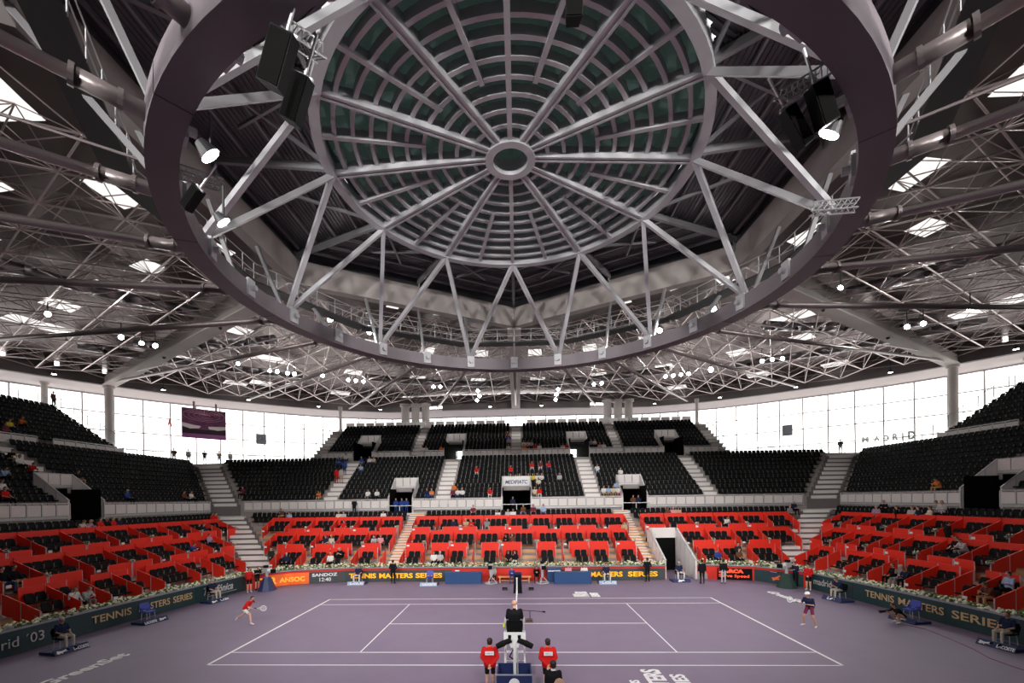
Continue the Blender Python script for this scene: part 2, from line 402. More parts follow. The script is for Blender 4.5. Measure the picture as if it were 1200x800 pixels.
ul = ['leftmost of the short pale panel rows of the upper far tier', 'between the leftmost upper entrance and the next aisle', 'left of the glowing left upper entrance', 'between the glowing left upper entrance and the centre aisle', 'between the centre aisle and the glowing right upper entrance', 'right of the glowing right upper entrance', 'between the right aisle and the rightmost upper entrance', 'rightmost of the short pale panel rows of the upper far tier']
for (a, c), l in zip(up, ul): balustrade('pale panel parapet, ' + l, 'far', a, c, 20.5, 11.45, .85, .75)
for side in ('left', 'right'):
    (v0, v1), = VS[side]
    balustrade('pale panel parapet in front of the middle tier of the %s stand, beyond its entrance' % side, side, v1, side_y(11.3), 11.3, 5.35)
    balustrade('pale panel parapet below the middle tier, %s stand, near side of its entrance' % side, side, -4.5, v0, 11.3, 5.35)
    balustrade('pale panel parapet under the upper tier of the %s stand' % side, side, 15.5, SU - .3, 20.3, 11.25, .85, .95)
    balustrade('short pale panel parapet nearest the frame edge under the upper %s tier' % side, side, 7.5, 14.2, 20.3, 11.25, .85, .95)
# vomitory housings
def vomitory(label, side, a, c, d0, n, zf, zfl, hh=.95):
    t = thing('stand_entrance', label, 'entrance', ST(side, (a + c)/2, d0, zfl)); W = c - a; D = .8*n
    zt = zf(n) - zfl; z0 = zf(0) - zfl
    for sx in (-1, 1):
        x = sx*(W/2 + .05)
        b = MB().prism([(x - .04, -.2, -.1), (x - .04, D, z0), (x - .04, D, zt + hh), (x - .04, -.2, z0 + .35)], (.08, 0, 0)); obj('side_wall', b, 'parapet_panel', t)
        obj('handrail', MB().bar((x, -.2, z0 + .42), (x, D + .02, zt + hh + .06), .12, .07), 'steel_post', t)
        for q in range(4):
            y = -.15 + q*(D + .1)/3; obj('post', MB().box(x - .07, x + .07, y - .03, y + .03, -.1, z0 + .38 + (y + .2)*(zt + hh - z0 - .35)/(D + .2)), 'steel_post', t)
    for i in range(3):
        x = -W/2 + i*W/3; obj('header_panel', MB().box(x + .03, x + W/3 - .03, D - .05, D, zt + .12, zt + hh), 'parapet_panel', t)
    obj('header_beam', MB().box(-W/2, W/2, D - .09, D + .02, zt - .06, zt + .1), 'steel_post', t); obj('top_rail', MB().box(-W/2, W/2, D - .06, D + .02, zt + hh, zt + hh + .07), 'steel_post', t)
    return t
vn = ['left', 'central', 'right']
VT = [vomitory('%s dark entrance with sloping side walls in the far middle tier' % n, 'far', a, c, 11.5, 3, zm, 4.7) for (a, c), n in zip(VOM_M, vn)]
un = ['leftmost dark', 'left glowing', 'right glowing', 'rightmost dark']
for (a, c), n in zip(VOM_U, un): vomitory('%s entrance with sloping side walls in the upper far tier' % n, 'far', a, c, 20.7, 4, zu, 11.1)
for side in ('left', 'right'):
    (a, c), = VS[side]; vomitory('dark entrance with long sloping rails in the middle tier of the %s stand' % side, side, a, c, 11.5, 3, zm, 4.7, .9)
for (a, c), n in zip(VOM_M, vn): balustrade('grey tube rail across the %s dark entrance' % n, 'far', a - .1, c + .1, 10.9, 4.85, .8, 1.5, name='guard_rail', rail_only=True)
# sign over the central entrance
vt = VT[1]; sg = tag(obj('sign_board', MB().box(-1.5, 1.5, 11.4 + 13.75, 11.4 + 13.8, 7.62, 8.5), 'white_text'), 'white sign board over the central entrance of the far stand', 'sign')
text('MEDIFIATC', (-1.2, 25.13, 7.82), (1.2, 25.13, 7.82), .4, 'navy', sg, italic=.2, bold=.02)
# glass rails of the corner walkways and the back of the upper far tier
def glass_rail(label, pts, h=1.1):
    t = thing('glass_balustrade', label, 'balustrade', loc=pts[0])
    for p, q in zip(pts, pts[1:]):
        p, q = Vector(p), Vector(q); n = max(1, round((q - p).length/1.8))
        for i in range(n):
            a, c = p.lerp(q, i/n), p.lerp(q, (i+1)/n); z = Vector((0, 0, 1))
            child('glass_pane', MB().bar(a + z*h*.52, c + z*h*.52, .02, h*.85), 'glass_rail', t); child('post', MB().bar(a, a + z*h, .05), 'steel_post', t)
        child('post', MB().bar(q, q + Vector((0, 0, h)), .05), 'steel_post', t); child('top_rail', MB().bar(p + Vector((0, 0, h)), q + Vector((0, 0, h)), .05), 'steel_post', t)
for sgn, nx in ((-1, 'left'), (1, 'right')):
    glass_rail('glass balustrade along the walkway behind the seats in the %s corner' % nx, [(sgn*26, 33.3, 11.08), (sgn*37, 32.8, 11.08), (sgn*40.5, 30.0, 11.08), (sgn*42.2, 23.2, 11.08)])
    d0, d1 = 31.4 + .9, 38.9 + .4
    glass_rail('sloping rail beside the end steps of the upper far tier, %s side' % nx, [(sgn*25.75, d0, 11.7), (sgn*25.75, d1, 16.3)])
    glass_rail('sloping rail at the end of the upper tier of the %s stand' % nx, [(sgn*41.0, SU + .15, 11.8), (sgn*48.2, SU + .15, 16.4)])
    glass_rail('glass balustrade at the back of the upper tier of the %s stand' % nx, [(sgn*48.6, SU, 16.4), (sgn*48.6, 0, 16.4)])
b = MB()
t = thing('rear_parapet', 'low pale wall with narrow posts behind the top row of the far stand', 'wall', loc=(0, 39.6, 16.4))
for i in range(34):
    x = -24.3 + i*48.6/34
    if abs(x + .7) < 1.3: continue
    child('panel', MB().box(x + .12, x + 48.6/34 - .12, 39.75, 39.8, 16.5, 17.3), 'parapet_panel', t); child('post', MB().box(x - .04, x + .04, 39.74, 39.82, 16.4, 17.45), 'steel_post', t)
child('top_rail', MB().box(-24.3, 24.3, 39.72, 39.84, 17.4, 17.48), 'steel_post', t)

# ------------------------------------------------------------ perimeter boards
BL = [(-21.0, -9.2), (-20.9, -4.7), (-20.65, -1.3), (-20.0, 3.5), (-19.2, 8.6), (-16.9, 10.4), (-13.2, 11.4)]
BR = [(13.5, 11.8), (17.3, 10.8), (19.3, 8.2), (19.95, 3.5), (20.35, -1.3), (20.65, -4.7), (21.0, -9.2)]
FAR0, FAR1 = (-13.2, 11.4), (11.1, 11.4)
def wallseg(b, p, q, th, z0, z1, m=0, inset=0):
    p, q = Vector((*p, 0)), Vector((*q, 0)); d = (q - p).normalized(); n = Vector((-d.y, d.x, 0))        # n points away from the court
    a, c = p + n*inset, q + n*inset
    v = [a, c, c + n*th, a + n*th]; b.prism([Vector((u.x, u.y, z0)) for u in v], (0, 0, z1 - z0), m)
b = MB(); full = BL + [FAR1]
for p, q in zip(full, full[1:]): wallseg(b, p, q, .1, 0, 1.03)
struct('wall_court_left', b, ['red_wall'], 'red hoarding wall around the far side and left end of the court')
b = MB()
for p, q in zip(BR, BR[1:]): wallseg(b, p, q, .1, 0, 1.03)
struct('wall_court_right', b, ['red_wall'], 'red hoarding wall around the right end of the court')
def board(label, pts, m, z0=.02, z1=.9, th=.035):
    b = MB()
    for p, q in zip(pts, pts[1:]): wallseg(b, p, q, th, z0, z1, inset=-th - .01)
    o = obj('advertising_board', b, m); return tag(o, label, 'advertising board')
def lerp2(p, q, t): return (p[0]*(1-t) + q[0]*t, p[1]*(1-t) + q[1]*t)
def bt(s, p, q, z, h, m, parent, lift=.055, **k):
    d = Vector((q[0]-p[0], q[1]-p[1], 0)).normalized(); n = Vector((d.y, -d.x, 0))
    return text(s, Vector((*p, z)) + n*lift, Vector((*q, z)) + n*lift, h, m, parent, **k)
def alongX(poly, Y):                      # x of a board polyline at world Y
    for p, q in zip(poly, poly[1:]):
        if min(p[1], q[1]) <= Y <= max(p[1], q[1]): t = (Y - p[1])/(q[1] - p[1]); return (p[0]*(1-t) + q[0]*t, Y)
def stretch_board(label, poly, y0, y1, m, z1=1.02):
    ys = sorted([p[1] for p in poly if min(y0, y1) < p[1] < max(y0, y1)], reverse=y1 < y0)
    return board(label, [alongX(poly, y0)] + [alongX(poly, y) for y in ys] + [alongX(poly, y1)], m, z1=z1)
BLs, BRs = BL[:5], BR[2:]
def shift_in(poly, s=.06): return [(x + s, y) for x, y in poly]
# left: near -> far
o = stretch_board('dark green board reading d 03 at the left edge of the photo', BLs, -9.1, -2.6, 'board_green')
bt("madrid \u00b403", alongX(BLs, -5.9), alongX(BLs, -3.35), .34, .42, 'silver_text', o, lift=.075)
o = stretch_board('dark green board with gold TENNIS MASTERS SERIES lettering left of the court', BLs, -2.58, 4.45, 'board_green')
for w, a, c in (('TENNIS', -1.35, .55), ('MASTERS', .95, 2.75), ('SERIES', 2.95, 4.2)):
    bt(w, alongX(BLs, a), alongX(BLs, c), .40, .37, 'gold_text', o, lift=.085, bold=.012)
o = stretch_board('dark green board with white cursive telephone company lettering by the left corner', BLs, 4.47, 8.5, 'board_green')
bt('Telef\u00f3nica', alongX(BLs, 5.0), alongX(BLs, 7.3), .36, .5, 'silver_text', o, lift=.085, italic=.35, bold=.02)
bt('_', alongX(BLs, 5.3), alongX(BLs, 7.6), .24, .03, 'silver_text', o, lift=.085)
# left corner LED board, timer, far boards
o = board('orange glowing LED board in the left corner of the court', [(-19.0, 8.85), (-16.9, 10.4), (-15.72, 10.72)], 'led_orange' if 'led_orange' in MATS else 'red_wall', z0=.02, z1=.86)
LED = mat('led_orange', (.9, .13, .02), .5, emit=.35, noise=.5, scale=2.5); o.data.materials[0] = LED
mat('led_yellow', (1, .42, .05), .5, emit=.6); mat('led_red', (1, .09, .03), .5, emit=.7)
bt('TIR', (-18.6, 9.14), (-17.7, 9.81), .2, .5, 'led_yellow', o, bold=.03); bt('ANSOC', (-17.55, 9.92), (-16.0, 10.64), .25, .36, 'led_yellow', o, bold=.03)
o = board('dark timer board with white SANDOZ 12:40 digits', [(-15.7, 10.73), (-13.58, 11.30)], 'board_grey', z1=.86)
bt('SANDOZ', (-15.5, 10.785), (-13.75, 11.255), .52, .24, 'white_text', o, lift=.07, bold=.03); bt('12:40', (-15.0, 10.92), (-14.2, 11.135), .14, .28, 'white_text', o, lift=.07, bold=.015)
o = board('dark grey board with yellow TENNIS MASTERS SERIES lettering behind the far left of the court', [(-13.56, 11.30), (-13.2, 11.4), (-4.95, 11.4)], 'board_grey', z1=.86)
for w, x0, x1 in (('TENNIS', -12.75, -10.8), ('MASTERS', -10.4, -7.96), ('SERIES', -7.6, -5.7)): bt(w, (x0 - .15, 11.4), (x1, 11.4), .27, .38, 'yellow_led', o, bold=.03)
o = board('dark grey board with yellow TENNIS MASTERS SERIES lettering behind the far right of the court', [(3.05, 11.4), (11.05, 11.4)], 'board_grey', z1=.86)
for w, x0, x1 in (('TENNIS', 3.4, 5.2), ('MASTERS', 5.5, 7.9), ('SERIES', 8.3, 10.5)): bt(w, (x0, 11.4), (x1, 11.4), .27, .38, 'yellow_led', o, bold=.03)
o = board('black board with red MARCA Serve Speed letters right of the dark tunnel', [(14.9, 11.42), (17.15, 10.84)], 'black_plastic', z1=.86)
bt('MARCA', (15.0, 11.39), (16.6, 10.98), .52, .28, 'led_red', o, bold=.07); bt('Serve Speed', (14.98, 11.4), (16.95, 10.89), .14, .28, 'led_red', o, bold=.02)
o = board('dark green board with orange comet emblem and small pink square, right corner', [(17.3, 10.8), (19.2, 8.33)], 'board_green', z1=.86)
d = Vector((1.9, -2.47, 0)).normalized(); n = Vector((d.y, -d.x, 0)); u = Vector((0, 0, 1))
def emblem(parent, P, ex, ey, out, polys):
    for name, m, pts, k in polys:
        b = MB().prism([P + ex*x + ey*y + out*(.004*k) for x, y in pts], out*.004); child(name, b, m, parent)
P = Vector((17.3, 10.8, 0)) + d*1.05 + n*.05
mat('emblem_orange', (.85, .17, .03)); mat('emblem_navy', (.03, .05, .10)); mat('pink_square', (.78, .5, .55))
emblem(o, P, d, u, n, [('emblem_shield', 'emblem_navy', [(0, .8), (.45, .78), (.8, .6), (.88, .42), (.7, .22), (.35, .12), (.12, .2)], 1), ('emblem_edge', 'silver_text', [(0, .8), (.02, .83), (.46, .81), (.45, .78)], 2),
    ('emblem_stroke', 'emblem_orange', [(.12, .42), (.3, .42), (.62, .62), (.7, .56), (.52, .42), (.82, .38), (.74, .26), (.45, .3), (.2, .18), (.18, .3)], 3)])
emblem(o, P + d*1.12, d, u, n, [('pink_mark', 'pink_square', [(0, .18), (.3, .18), (.3, .62), (0, .62)], 1), ('dark_mark', 'emblem_navy', [(.05, .24), (.12, .24), (.12, .4), (.2, .4), (.2, .24), (.25, .24), (.25, .56), (.05, .56)], 2)])
# right: far -> near
o = stretch_board("dark green board with white madrid '03 lettering by the right corner", BRs, 8.15, 4.75, 'board_green')
bt("madrid \u00b403", alongX(BRs, 7.5), alongX(BRs, 5.35), .40, .42, 'silver_text', o, lift=.085)
o = stretch_board('dark green board with gold TENNIS MASTERS SERIES lettering right of the court', BRs, 4.72, -9.1, 'board_green')
for w, a, c in (('TENNIS', 3.9, 2.2), ('MASTERS', 1.95, -.3), ('SERIES', -.65, -2.75)): bt(w, alongX(BRs, a), alongX(BRs, c), .40, .37, 'gold_text', o, lift=.085, bold=.012)

# ------------------------------------------------------------ flower planters on top of the boards
def planter(label, pts, zb=1.03, h=.3, w=.34, gap=None):
    t = thing('flower_planter', label, 'planter', loc=(*pts[0], zb)); b = MB(); lf = MB(); fl_ = MB()
    for p, q in zip(pts, pts[1:]):
        wallseg(b, p, q, w, zb, zb + .09, inset=-.12)
        P, Q = Vector((*p, 0)), Vector((*q, 0)); L = (Q - P).length; d = (Q - P).normalized(); n = Vector((-d.y, d.x, 0))
        for i in range(int(L*46)):
            s = P + d*random.uniform(0, L) + n*random.uniform(-.10, w - .14); z = zb + .07 + random.uniform(.0, h - .08)*(.6 + .4*random.random())
            r = random.uniform(.045, .085)
            (lf if random.random() < .42 else fl_).ball((s.x, s.y, z), (r, r, r*.8), 5, 3)
    child('trough', b, 'skirting', t); child('leaves', lf, 'leaf', t)['kind'] = 'stuff'; child('blossoms', fl_, 'blossom', t)['kind'] = 'stuff'
planter('white and green flower planter on the hoardings along the left side of the court', BL[:5], h=.34)
planter('flower planter curving over the orange LED board in the left corner', BL[4:], h=.5)
planter('long straight flower planter above the far red wall of the court', [FAR0, FAR1], h=.42)
planter('flower planter curving round the right corner above the comet emblem board', BR[:3], h=.5)
planter('white and green flower planter on the hoardings along the right side of the court', BR[2:], h=.34)

# ------------------------------------------------------------ red boxes
BOX_H = 1.05
def row_boxes(side, parts, fronts, d0, d1, zb0, zb1, labelf, group, backs=None):
    """parts: s of the side panels; fronts: (s0,s1) of front panels; slanted panels rise from d0 (front) to d1 (back)"""
    n = len(parts) - 1; sgn = STAND[side][2]
    for i in range(n):
        a, c = parts[i], parts[i+1]; mid_ = (a + c)/2; m = mid_
        t = thing('spectator_box', labelf(i, n), 'spectator box', ST(side, mid_, d0, zb0)); W = abs(c - a); D = d1 - d0; dz = zb1 - zb0
        lo_, hi_ = min(a, c), max(a, c)
        for k0, k1 in ([(a, c)] if backs is None else [(max(lo_, p), min(hi_, q)) for p, q in backs if min(hi_, q) - max(lo_, p) > .15]):
            q0, q1 = sorted(((k0 - mid_)*sgn, (k1 - mid_)*sgn)); obj('back_panel', MB().box(q0 + .03, q1 - .03, D - .02, D + .02, dz + .3, dz + BOX_H + .12), 'red_panel', t)
            if backs is not None: obj('post', MB().tube((q1 - .03, D, dz - .05), (q1 - .03, D, dz + BOX_H + .1), .028, n=6), 'steel_post', t)
        xs = [(a - mid_)*sgn] + ([(c - mid_)*sgn] if i == n - 1 else [])
        for x in xs:
            for (y0, y1) in ((0, D/2 - .02), (D/2 + .02, D)):
                f = lambda y: dz*y/D
                b = MB().prism([(x - .02, y0, f(y0) + .12), (x - .02, y1, f(y1) + .12), (x - .02, y1, f(y1) + BOX_H), (x - .02, y0, f(y0) + BOX_H)], (.04, 0, 0)); obj('side_panel', b, 'red_panel', t)
            for y in (0, D/2, D): obj('post', MB().tube((x, y, dz*y/D - .05), (x, y, dz*y/D + BOX_H - .02), .028, n=6), 'steel_post', t)
        for (f0, f1) in fronts:
            if min(a, c) <= (f0 + f1)/2 < max(a, c):
                q0, q1 = sorted(((f0 - mid_)*sgn, (f1 - mid_)*sgn))
                obj('front_panel', MB().box(q0, q1, -.05, -.01, .15, BOX_H), 'red_panel', t)
                for x in (q0, q1): obj('post', MB().tube((x, -.03, -.05), (x, -.03, BOX_H - .05), .025, n=6), 'steel_post', t)
        if i % 2 == 0: obj('name_plate', MB().box(xs[0] + .06, xs[0] + .28, -.065, -.055, BOX_H - .3, BOX_H - .16), 'white_text', t)
def X_(l, D, c=604.5): return [(p - c)*D/FPX for p in l]
def P2(l, D): return [tuple(X_(q, D)) for q in l]
blocks = ['left block', 'centre block', 'right block']
ordn = ['first', 'second', 'third', 'fourth', 'fifth', 'sixth', 'seventh', 'eighth', 'ninth', 'tenth', 'eleventh', 'twelfth']
R3 = [[312, 338.5, 364.5, 392, 418, 444.5, 470], [486, 512.5, 540, 566, 594.5, 620, 646, 673, 701, 729], [747, 774, 801, 830, 858, 886, 914]]
F3 = [[(333, 353), (353.5, 374), (388.5, 408), (409, 429.5), (443, 463)], [(483, 503), (517.5, 537), (538, 558), (572, 591), (591.5, 610), (619, 640), (655, 675), (676, 696), (711, 732)], [(754, 775), (789, 810), (811, 832), (847, 868), (869, 890)]]
R2 = [[316, 342, 370, 398, 429, 460.5], [480, 502.5, 530, 558, 586, 626, 656, 685, 714, 731], [790, 820, 850, 880, 915]]
F2 = [[(319, 329), (330, 351), (365.5, 387), (388, 409.5), (421, 444)], [(474, 495), (504, 525), (526, 547.5), (563, 584), (587, 610), (628, 649.5), (665, 687), (688, 710), (720, 741)], [(807, 830), (831, 854), (870, 892), (893, 905)]]
R1 = [[323, 353, 383, 416.5, 449.5], [472, 496, 524, 554, 586, 627.5, 657, 689, 720, 744], [812, 836, 868, 900]]
rows = [(R1, None, .5, 2.3, z1(0), z1(2), 'front row', 35.5, 33.8), (R2, F2, 3.0, 4.8, z1(3), z1(5), 'middle row', 38.0, 36.3), (R3, F3, 5.5, 7.2, z1(6), z1(8), 'back row', 40.4, 38.8)]
B1 = [[(324, 353), (360.5, 404.5), (417, 440)], [(472.5, 496), (503, 546), (562.5, 584), (587, 610), (629, 650), (667.5, 712), (721, 743)], [(812, 859), (869, 900)]]
CHAIRS = []                                # (side, s, d, z, kind)
for Rr, Ff, d0, d1, za, zc, rn, Db, Df in rows:
    for bi in range(3):
        pr_ = X_(Rr[bi], Db)
        row_boxes('far', pr_, P2(Ff[bi], Df) if Ff else [], d0, d1, za, zc, lambda i, n: 'red panelled box, %s, %s of far stand, %s from the left there' % (rn, blocks[bi], ordn[i]), None, backs=P2(B1[bi], Db) if not Ff else None)
        for a, c in (zip(pr_, pr_[1:]) if Ff else [(max(u, a_), min(v, c_)) for a_, c_ in zip(pr_, pr_[1:]) for u, v in P2(B1[bi], Db) if min(v, c_) - max(u, a_) > .9]):
            k = max(2, int((c - a - .15)/.52)); off = (c - a - k*.5)/2 + .25
            for j in range(k):
                CHAIRS.append(('far', a + off + j*.5, d1 - .38, zc, 'box'))
                CHAIRS.append(('far', a + off + j*.5, d1 - 1.18, zc - .39, 'box'))
SIDE_Y = {}
for side, m_, pxl in (('left', 1, {3: [(-75, 640), (-30, 634), (19.5, 629), (69.5, 625.5), (111, 622), (150, 619), (185, 616.5), (212.5, 614), (237.5, 612.5), (256, 611)], 2: [(-40, 660), (15, 655), (75, 653), (121, 647.5), (158, 642.5), (191, 638), (224, 633), (250, 630), (276, 627)], 1: [(2, 697), (54, 693), (92, 685), (131, 680), (160, 673), (205, 663), (235, 658), (262, 653), (284, 650)]}),
                     ('right', -1, {3: [(963, 603.5), (986, 604), (1010, 606), (1032.5, 607.5), (1066, 610), (1097, 612), (1129, 613), (1174, 616), (1222, 621)], 2: [(953, 622), (976, 623), (1001, 626), (1022, 629), (1046, 632), (1071, 634), (1111, 639), (1159, 644), (1205, 650)], 1: [(940, 645), (959, 645), (985, 650), (1022, 656), (1052, 662), (1100, 670), (1140, 676), (1174, 682), (1215, 692)]})):
    for rnum, d0, d1, ka, kb, rn in ((1, .5, 2.3, 0, 2, 'front row'), (2, 3.0, 4.8, 3, 5, 'middle row'), (3, 5.5, 7.2, 6, 8, 'back row')):
        X = (20.7 + d1)*(-1 if side == 'left' else 1)
        ys = [at_X(x, y, X)[1] for x, y in pxl[rnum]]; ys = [y for y in ys if y < side_y(d1) + .3]
        fr = []
        bk = []
        for i, (a, c) in enumerate(zip(ys, ys[1:])):
            lo, hi = min(a, c), max(a, c); w = hi - lo
            if rnum == 1:
                lo, hi = (lo, hi - .6) if i % 2 else (lo + .6, hi); w = hi - lo; bk.append((lo, hi))
            if rnum > 1: fr.append((lo + .05, hi - .75) if i % 2 else (lo + .75, hi - .05))
            k = max(2, int((w - .15)/.52)); off = (w - k*.5)/2 + .25
            for j in range(k):
                CHAIRS.append((side, lo + off + j*.5, d1 - .38, z1(kb), 'box'))
                CHAIRS.append((side, lo + off + j*.5, d1 - 1.18, z1(kb) - .39, 'box'))
        row_boxes(side, ys, fr, d0, d1, z1(ka), z1(kb), lambda i, n: 'red panelled box, %s of the %s stand, %s from its %s end' % (rn, side, ordn[i], 'near' if side == 'left' else 'far'), None, backs=bk if rnum == 1 else None)
        SIDE_Y[side, rnum] = ys
# wooden treads between the boxes
for side in ('far', 'left', 'right'):
    b = MB()
    for k in range(1, 9):
        for a, c in spans(side, .2 + .8*k): loc_box(b, side, a + .05, c - .05, .2 + .8*k - .015, .2 + .8*k, z1(k) - .30, z1(k) - .06)
    tag(obj('wooden_riser', b, 'wood_step'), 'orange wooden risers of the terrace steps under the red boxes, %s stand' % side, 'riser', kind='structure')
# ------------------------------------------------------------ black seats
def fill(side, runs, d, z, kind):
    for a, c in runs:
        n = int((c - a - .1)/.48)
        if n < 1: continue
        o_ = (c - a - n*.48)/2 + .24
        for j in range(n): CHAIRS.append((side, a + o_ + j*.48, d, z, kind))
for k, d in ((9, 7.95), (10, 8.75)):
    fill('far', cut([(-far_x(d), far_x(d))], AIS_L), d, z1(k), 'lower')
    for side in ('left', 'right'): fill(side, [(-8, side_y(d))], d, z1(k), 'lower')
for k in range(NM):
    d = 11.5 + .8*k + .5
    fill('far', cut([(-far_x(d) + .1, far_x(d) - .1)], AIS_M + (VOM_M if k < 3 else [])), d, zm(k), 'middle')
    for side in ('left', 'right'): fill(side, cut([(-6, side_y(d) - .1)], (VS[side] if k < 3 else SA_M[side])), d, zm(k), 'middle')
for k in range(NU):
    d = 20.7 + .8*k + .5
    fill('far', cut([(-24.2, 24.2)], AIS_U + (VOM_U if k < 4 else [])), d, zu(k), 'upper')
    for side in ('left', 'right'): fill(side, [(6, SU - .1)], d, zu(k), 'upper')
def seat_meshes(lo=False):
    back = MB()
    prof = [(-.20, .44), (-.215, .60), (-.205, .76), (-.15, .84), (.15, .84), (.205, .76), (.215, .60), (.20, .44)]
    n = len(prof); v = []
    for off in (0, .05):
        for x, z in prof: v.append((x, .17 + off + (z - .44)*.22 - .10*(x/.21)**2*.3, z))
    back.add(v, [tuple(range(n)), tuple(range(n, 2*n))[::-1]] + [(i, n + i, n + (i+1) % n, (i+1) % n) for i in range(n)])
    seat = MB(); v = []
    for z in (0, .07):
        for x, y in ((-.21, .16), (-.215, -.12), (-.17, -.24), (.17, -.24), (.215, -.12), (.21, .16)): v.append((x, y, .38 + z + (-y)*.10))
    seat.add(v, [tuple(range(6))[::-1], tuple(range(6, 12))] + [(i, (i+1) % 6, 6 + (i+1) % 6, 6 + i) for i in range(6)])
    br = MB().box(.226, .252, .12, .17, .0, .66).box(.226, .252, -.16, .17, .36, .40)
    return back, seat, br
sb, ss, sr = seat_meshes()
mb_, ms_, mr_ = mesh('backrest', sb, ['seat_black']), mesh('seat', ss, ['seat_black']), mesh('bracket', sr, ['seat_bracket'])
keys = []
for i, (side, s, d, z, kind) in enumerate(CHAIRS):
    T = ST(side, s, d, z); p = T.translation; x, y, D = project(*p)
    vis = -8 < x < 1208 and -5 < y < 806 and D > 1
    keys.append((D + (0 if vis else 1000) , i))
keys.sort(); near = set(i for D, i in keys[:300])
SEATS = []
gl = {'box': 'black seat inside the red boxes of the %s stand', 'lower': 'black seat in the two open rows just above the red boxes of the %s stand', 'middle': 'black seat in the middle tier of the %s stand', 'upper': 'black seat in the upper tier of the %s stand'}
stuff = {}
arr = [(np.array(q.v), q.f, m) for q, m in ((sb, 0), (ss, 0), (sr, 1))]
nv = sum(len(a[0]) for a in arr); V0 = np.vstack([a[0] for a in arr]); F0 = []; M0 = []; o_ = 0
for a, f, m in arr: F0 += [tuple(i + o_ for i in q) for q in f]; M0 += [m]*len(f); o_ += len(a)
BV, BF, BM = [], [], []; cnt = 0; proto = None
for i, (side, s, d, z, kind) in enumerate(CHAIRS):
    T = ST(side, s, d, z); SEATS.append((side, s, d, z, T))
    if i in near:
        lab = gl[kind] % side; grp = 'seats: ' + lab
        if proto is None:
            proto = thing('stadium_seat', lab, 'seat', T, grp); obj('backrest', mb_, None, proto); obj('seat', ms_, None, proto); obj('bracket', mr_, None, proto)
        else: dup(proto, T, lab, grp)
    else:
        A = np.array(T); BV.append(V0 @ A[:3, :3].T + A[:3, 3]); BF += [tuple(q + cnt for q in f) for f in F0]; BM += M0; cnt += nv
me = bpy.data.meshes.new('seat_rows'); me.from_pydata(np.vstack(BV).tolist(), [], BF); me.materials.append(M('seat_black')); me.materials.append(M('seat_bracket')); me.polygons.foreach_set('material_index', BM); me.update()
o = bpy.data.objects.new('seat_rows', me); col.objects.link(o); tag(o, 'countless small black seats filling the distant rows of all three stands', 'seats', None, 'stuff')
# ------------------------------------------------------------ rim, soffit, glass facade, columns
ZR = 20.0
BAY = ['far right', 'right', 'near right', 'near left', 'left', 'far left']
RT = [(0, 44.8), (12, 46.0), (23, 49.8), (33, 51.3), (44, 52.2), (52, 53.4), (60, 54.3), (67, 55.4), (75, 56.5), (90, 57.5), (180, 57.5)]
def rim_r(a):
    a = abs((a + 180) % 360 - 180)
    for (p, r), (q, t) in zip(RT, RT[1:]):
        if p <= a <= q:
            return r + (t - r)*(a - p)/(q - p)
def PL(a, r, z): return (r*sin(R(a)), r*cos(R(a)), z)
def ringstrip(b, a0, a1, r0, r1, z00, z01, z10, z11, step=3, m=0):    # closed rectangular section following the rim, offsets r0..r1
    n = max(1, int(round((a1 - a0)/step)))
    for i in range(n):
        p, q = a0 + (a1 - a0)*i/n, a0 + (a1 - a0)*(i+1)/n; v = []
        for a in (p, q):
            rr = rim_r(a); v += [PL(a, rr + r0, z00), PL(a, rr + r1, z10), PL(a, rr + r1, z11), PL(a, rr + r0, z01)]
        b.add(v, [(0, 1, 5, 4), (1, 2, 6, 5), (2, 3, 7, 6), (3, 0, 4, 7)] + ([(0, 3, 2, 1)] if i == 0 else []) + ([(4, 5, 6, 7)] if i == n-1 else []), m)
b = MB(); ringstrip(b, -180, -17.6, 0, .6, ZR, ZR + 1.3, ZR, ZR + 1.3); ringstrip(b, 17.6, 180, 0, .6, ZR, ZR + 1.3, ZR, ZR + 1.3)
ringstrip(b, -14, 14, -.3, .4, ZR - .05, ZR + .95, ZR - .05, ZR + .95)

for a in range(-100, 100, 4): ringstrip(b, a, a + (3.5 if 60 < abs(a + 2) < 82 else 4), .3, .7, ZR + .8, ZR + 2.3, ZR + .8, ZR + 2.3)
ringstrip(b, 100, 260, .8, 1.1, ZR + 1.2, ZR + 2.3, ZR + 1.2, ZR + 2.3)
struct('trim_1', b, ['concrete_dark'], 'curved concrete rim beam carrying the roof')
b = MB(); ringstrip(b, -180, 180, .1, 5.4, ZR + .1, ZR + .3, ZR - .25, ZR - .1); struct('ceiling_soffit', b, ['concrete_light'], 'pale concrete soffit between rim beam and glass facade')
def glz(a): return rim_r(a) + 5
NA = 60
b = MB(); fr = MB(); GA0, GA1 = -86, 86; st_ = (GA1 - GA0)/62
for i in range(62):
    a, c = GA0 + i*st_, GA0 + (i+1)*st_
    b.add([PL(a, glz(a), 10.9), PL(c, glz(c), 10.9), PL(c, glz(c), ZR - .1), PL(a, glz(a), ZR - .1)], [(0, 1, 2, 3)])
    fr.bar(PL(a, glz(a) - .05, 10.9), PL(a, glz(a) - .05, ZR - .1), .15, .1, up=PL(a, 1, 0))
    for z in (13.2, 15.4, 17.6, 19.7): fr.bar(PL(a, glz(a) - .04, z), PL(c, glz(c) - .04, z), .16, .12)
g = struct('window_1', b, ['glass_clear'], 'curved glass facade around the arena'); child('window_frame', fr, 'glass_frame', g)
b = MB()
for i in range(12):
    a, c = GA1 + i*(360 - 2*GA1)/12, GA1 + (i+1)*(360 - 2*GA1)/12; a_, c_ = a, c
    b.prism([PL(a, 62, 0), PL(c, 62, 0), PL(c, 62, ZR), PL(a, 62, ZR)], PL((a+c)/2, .3, 0))
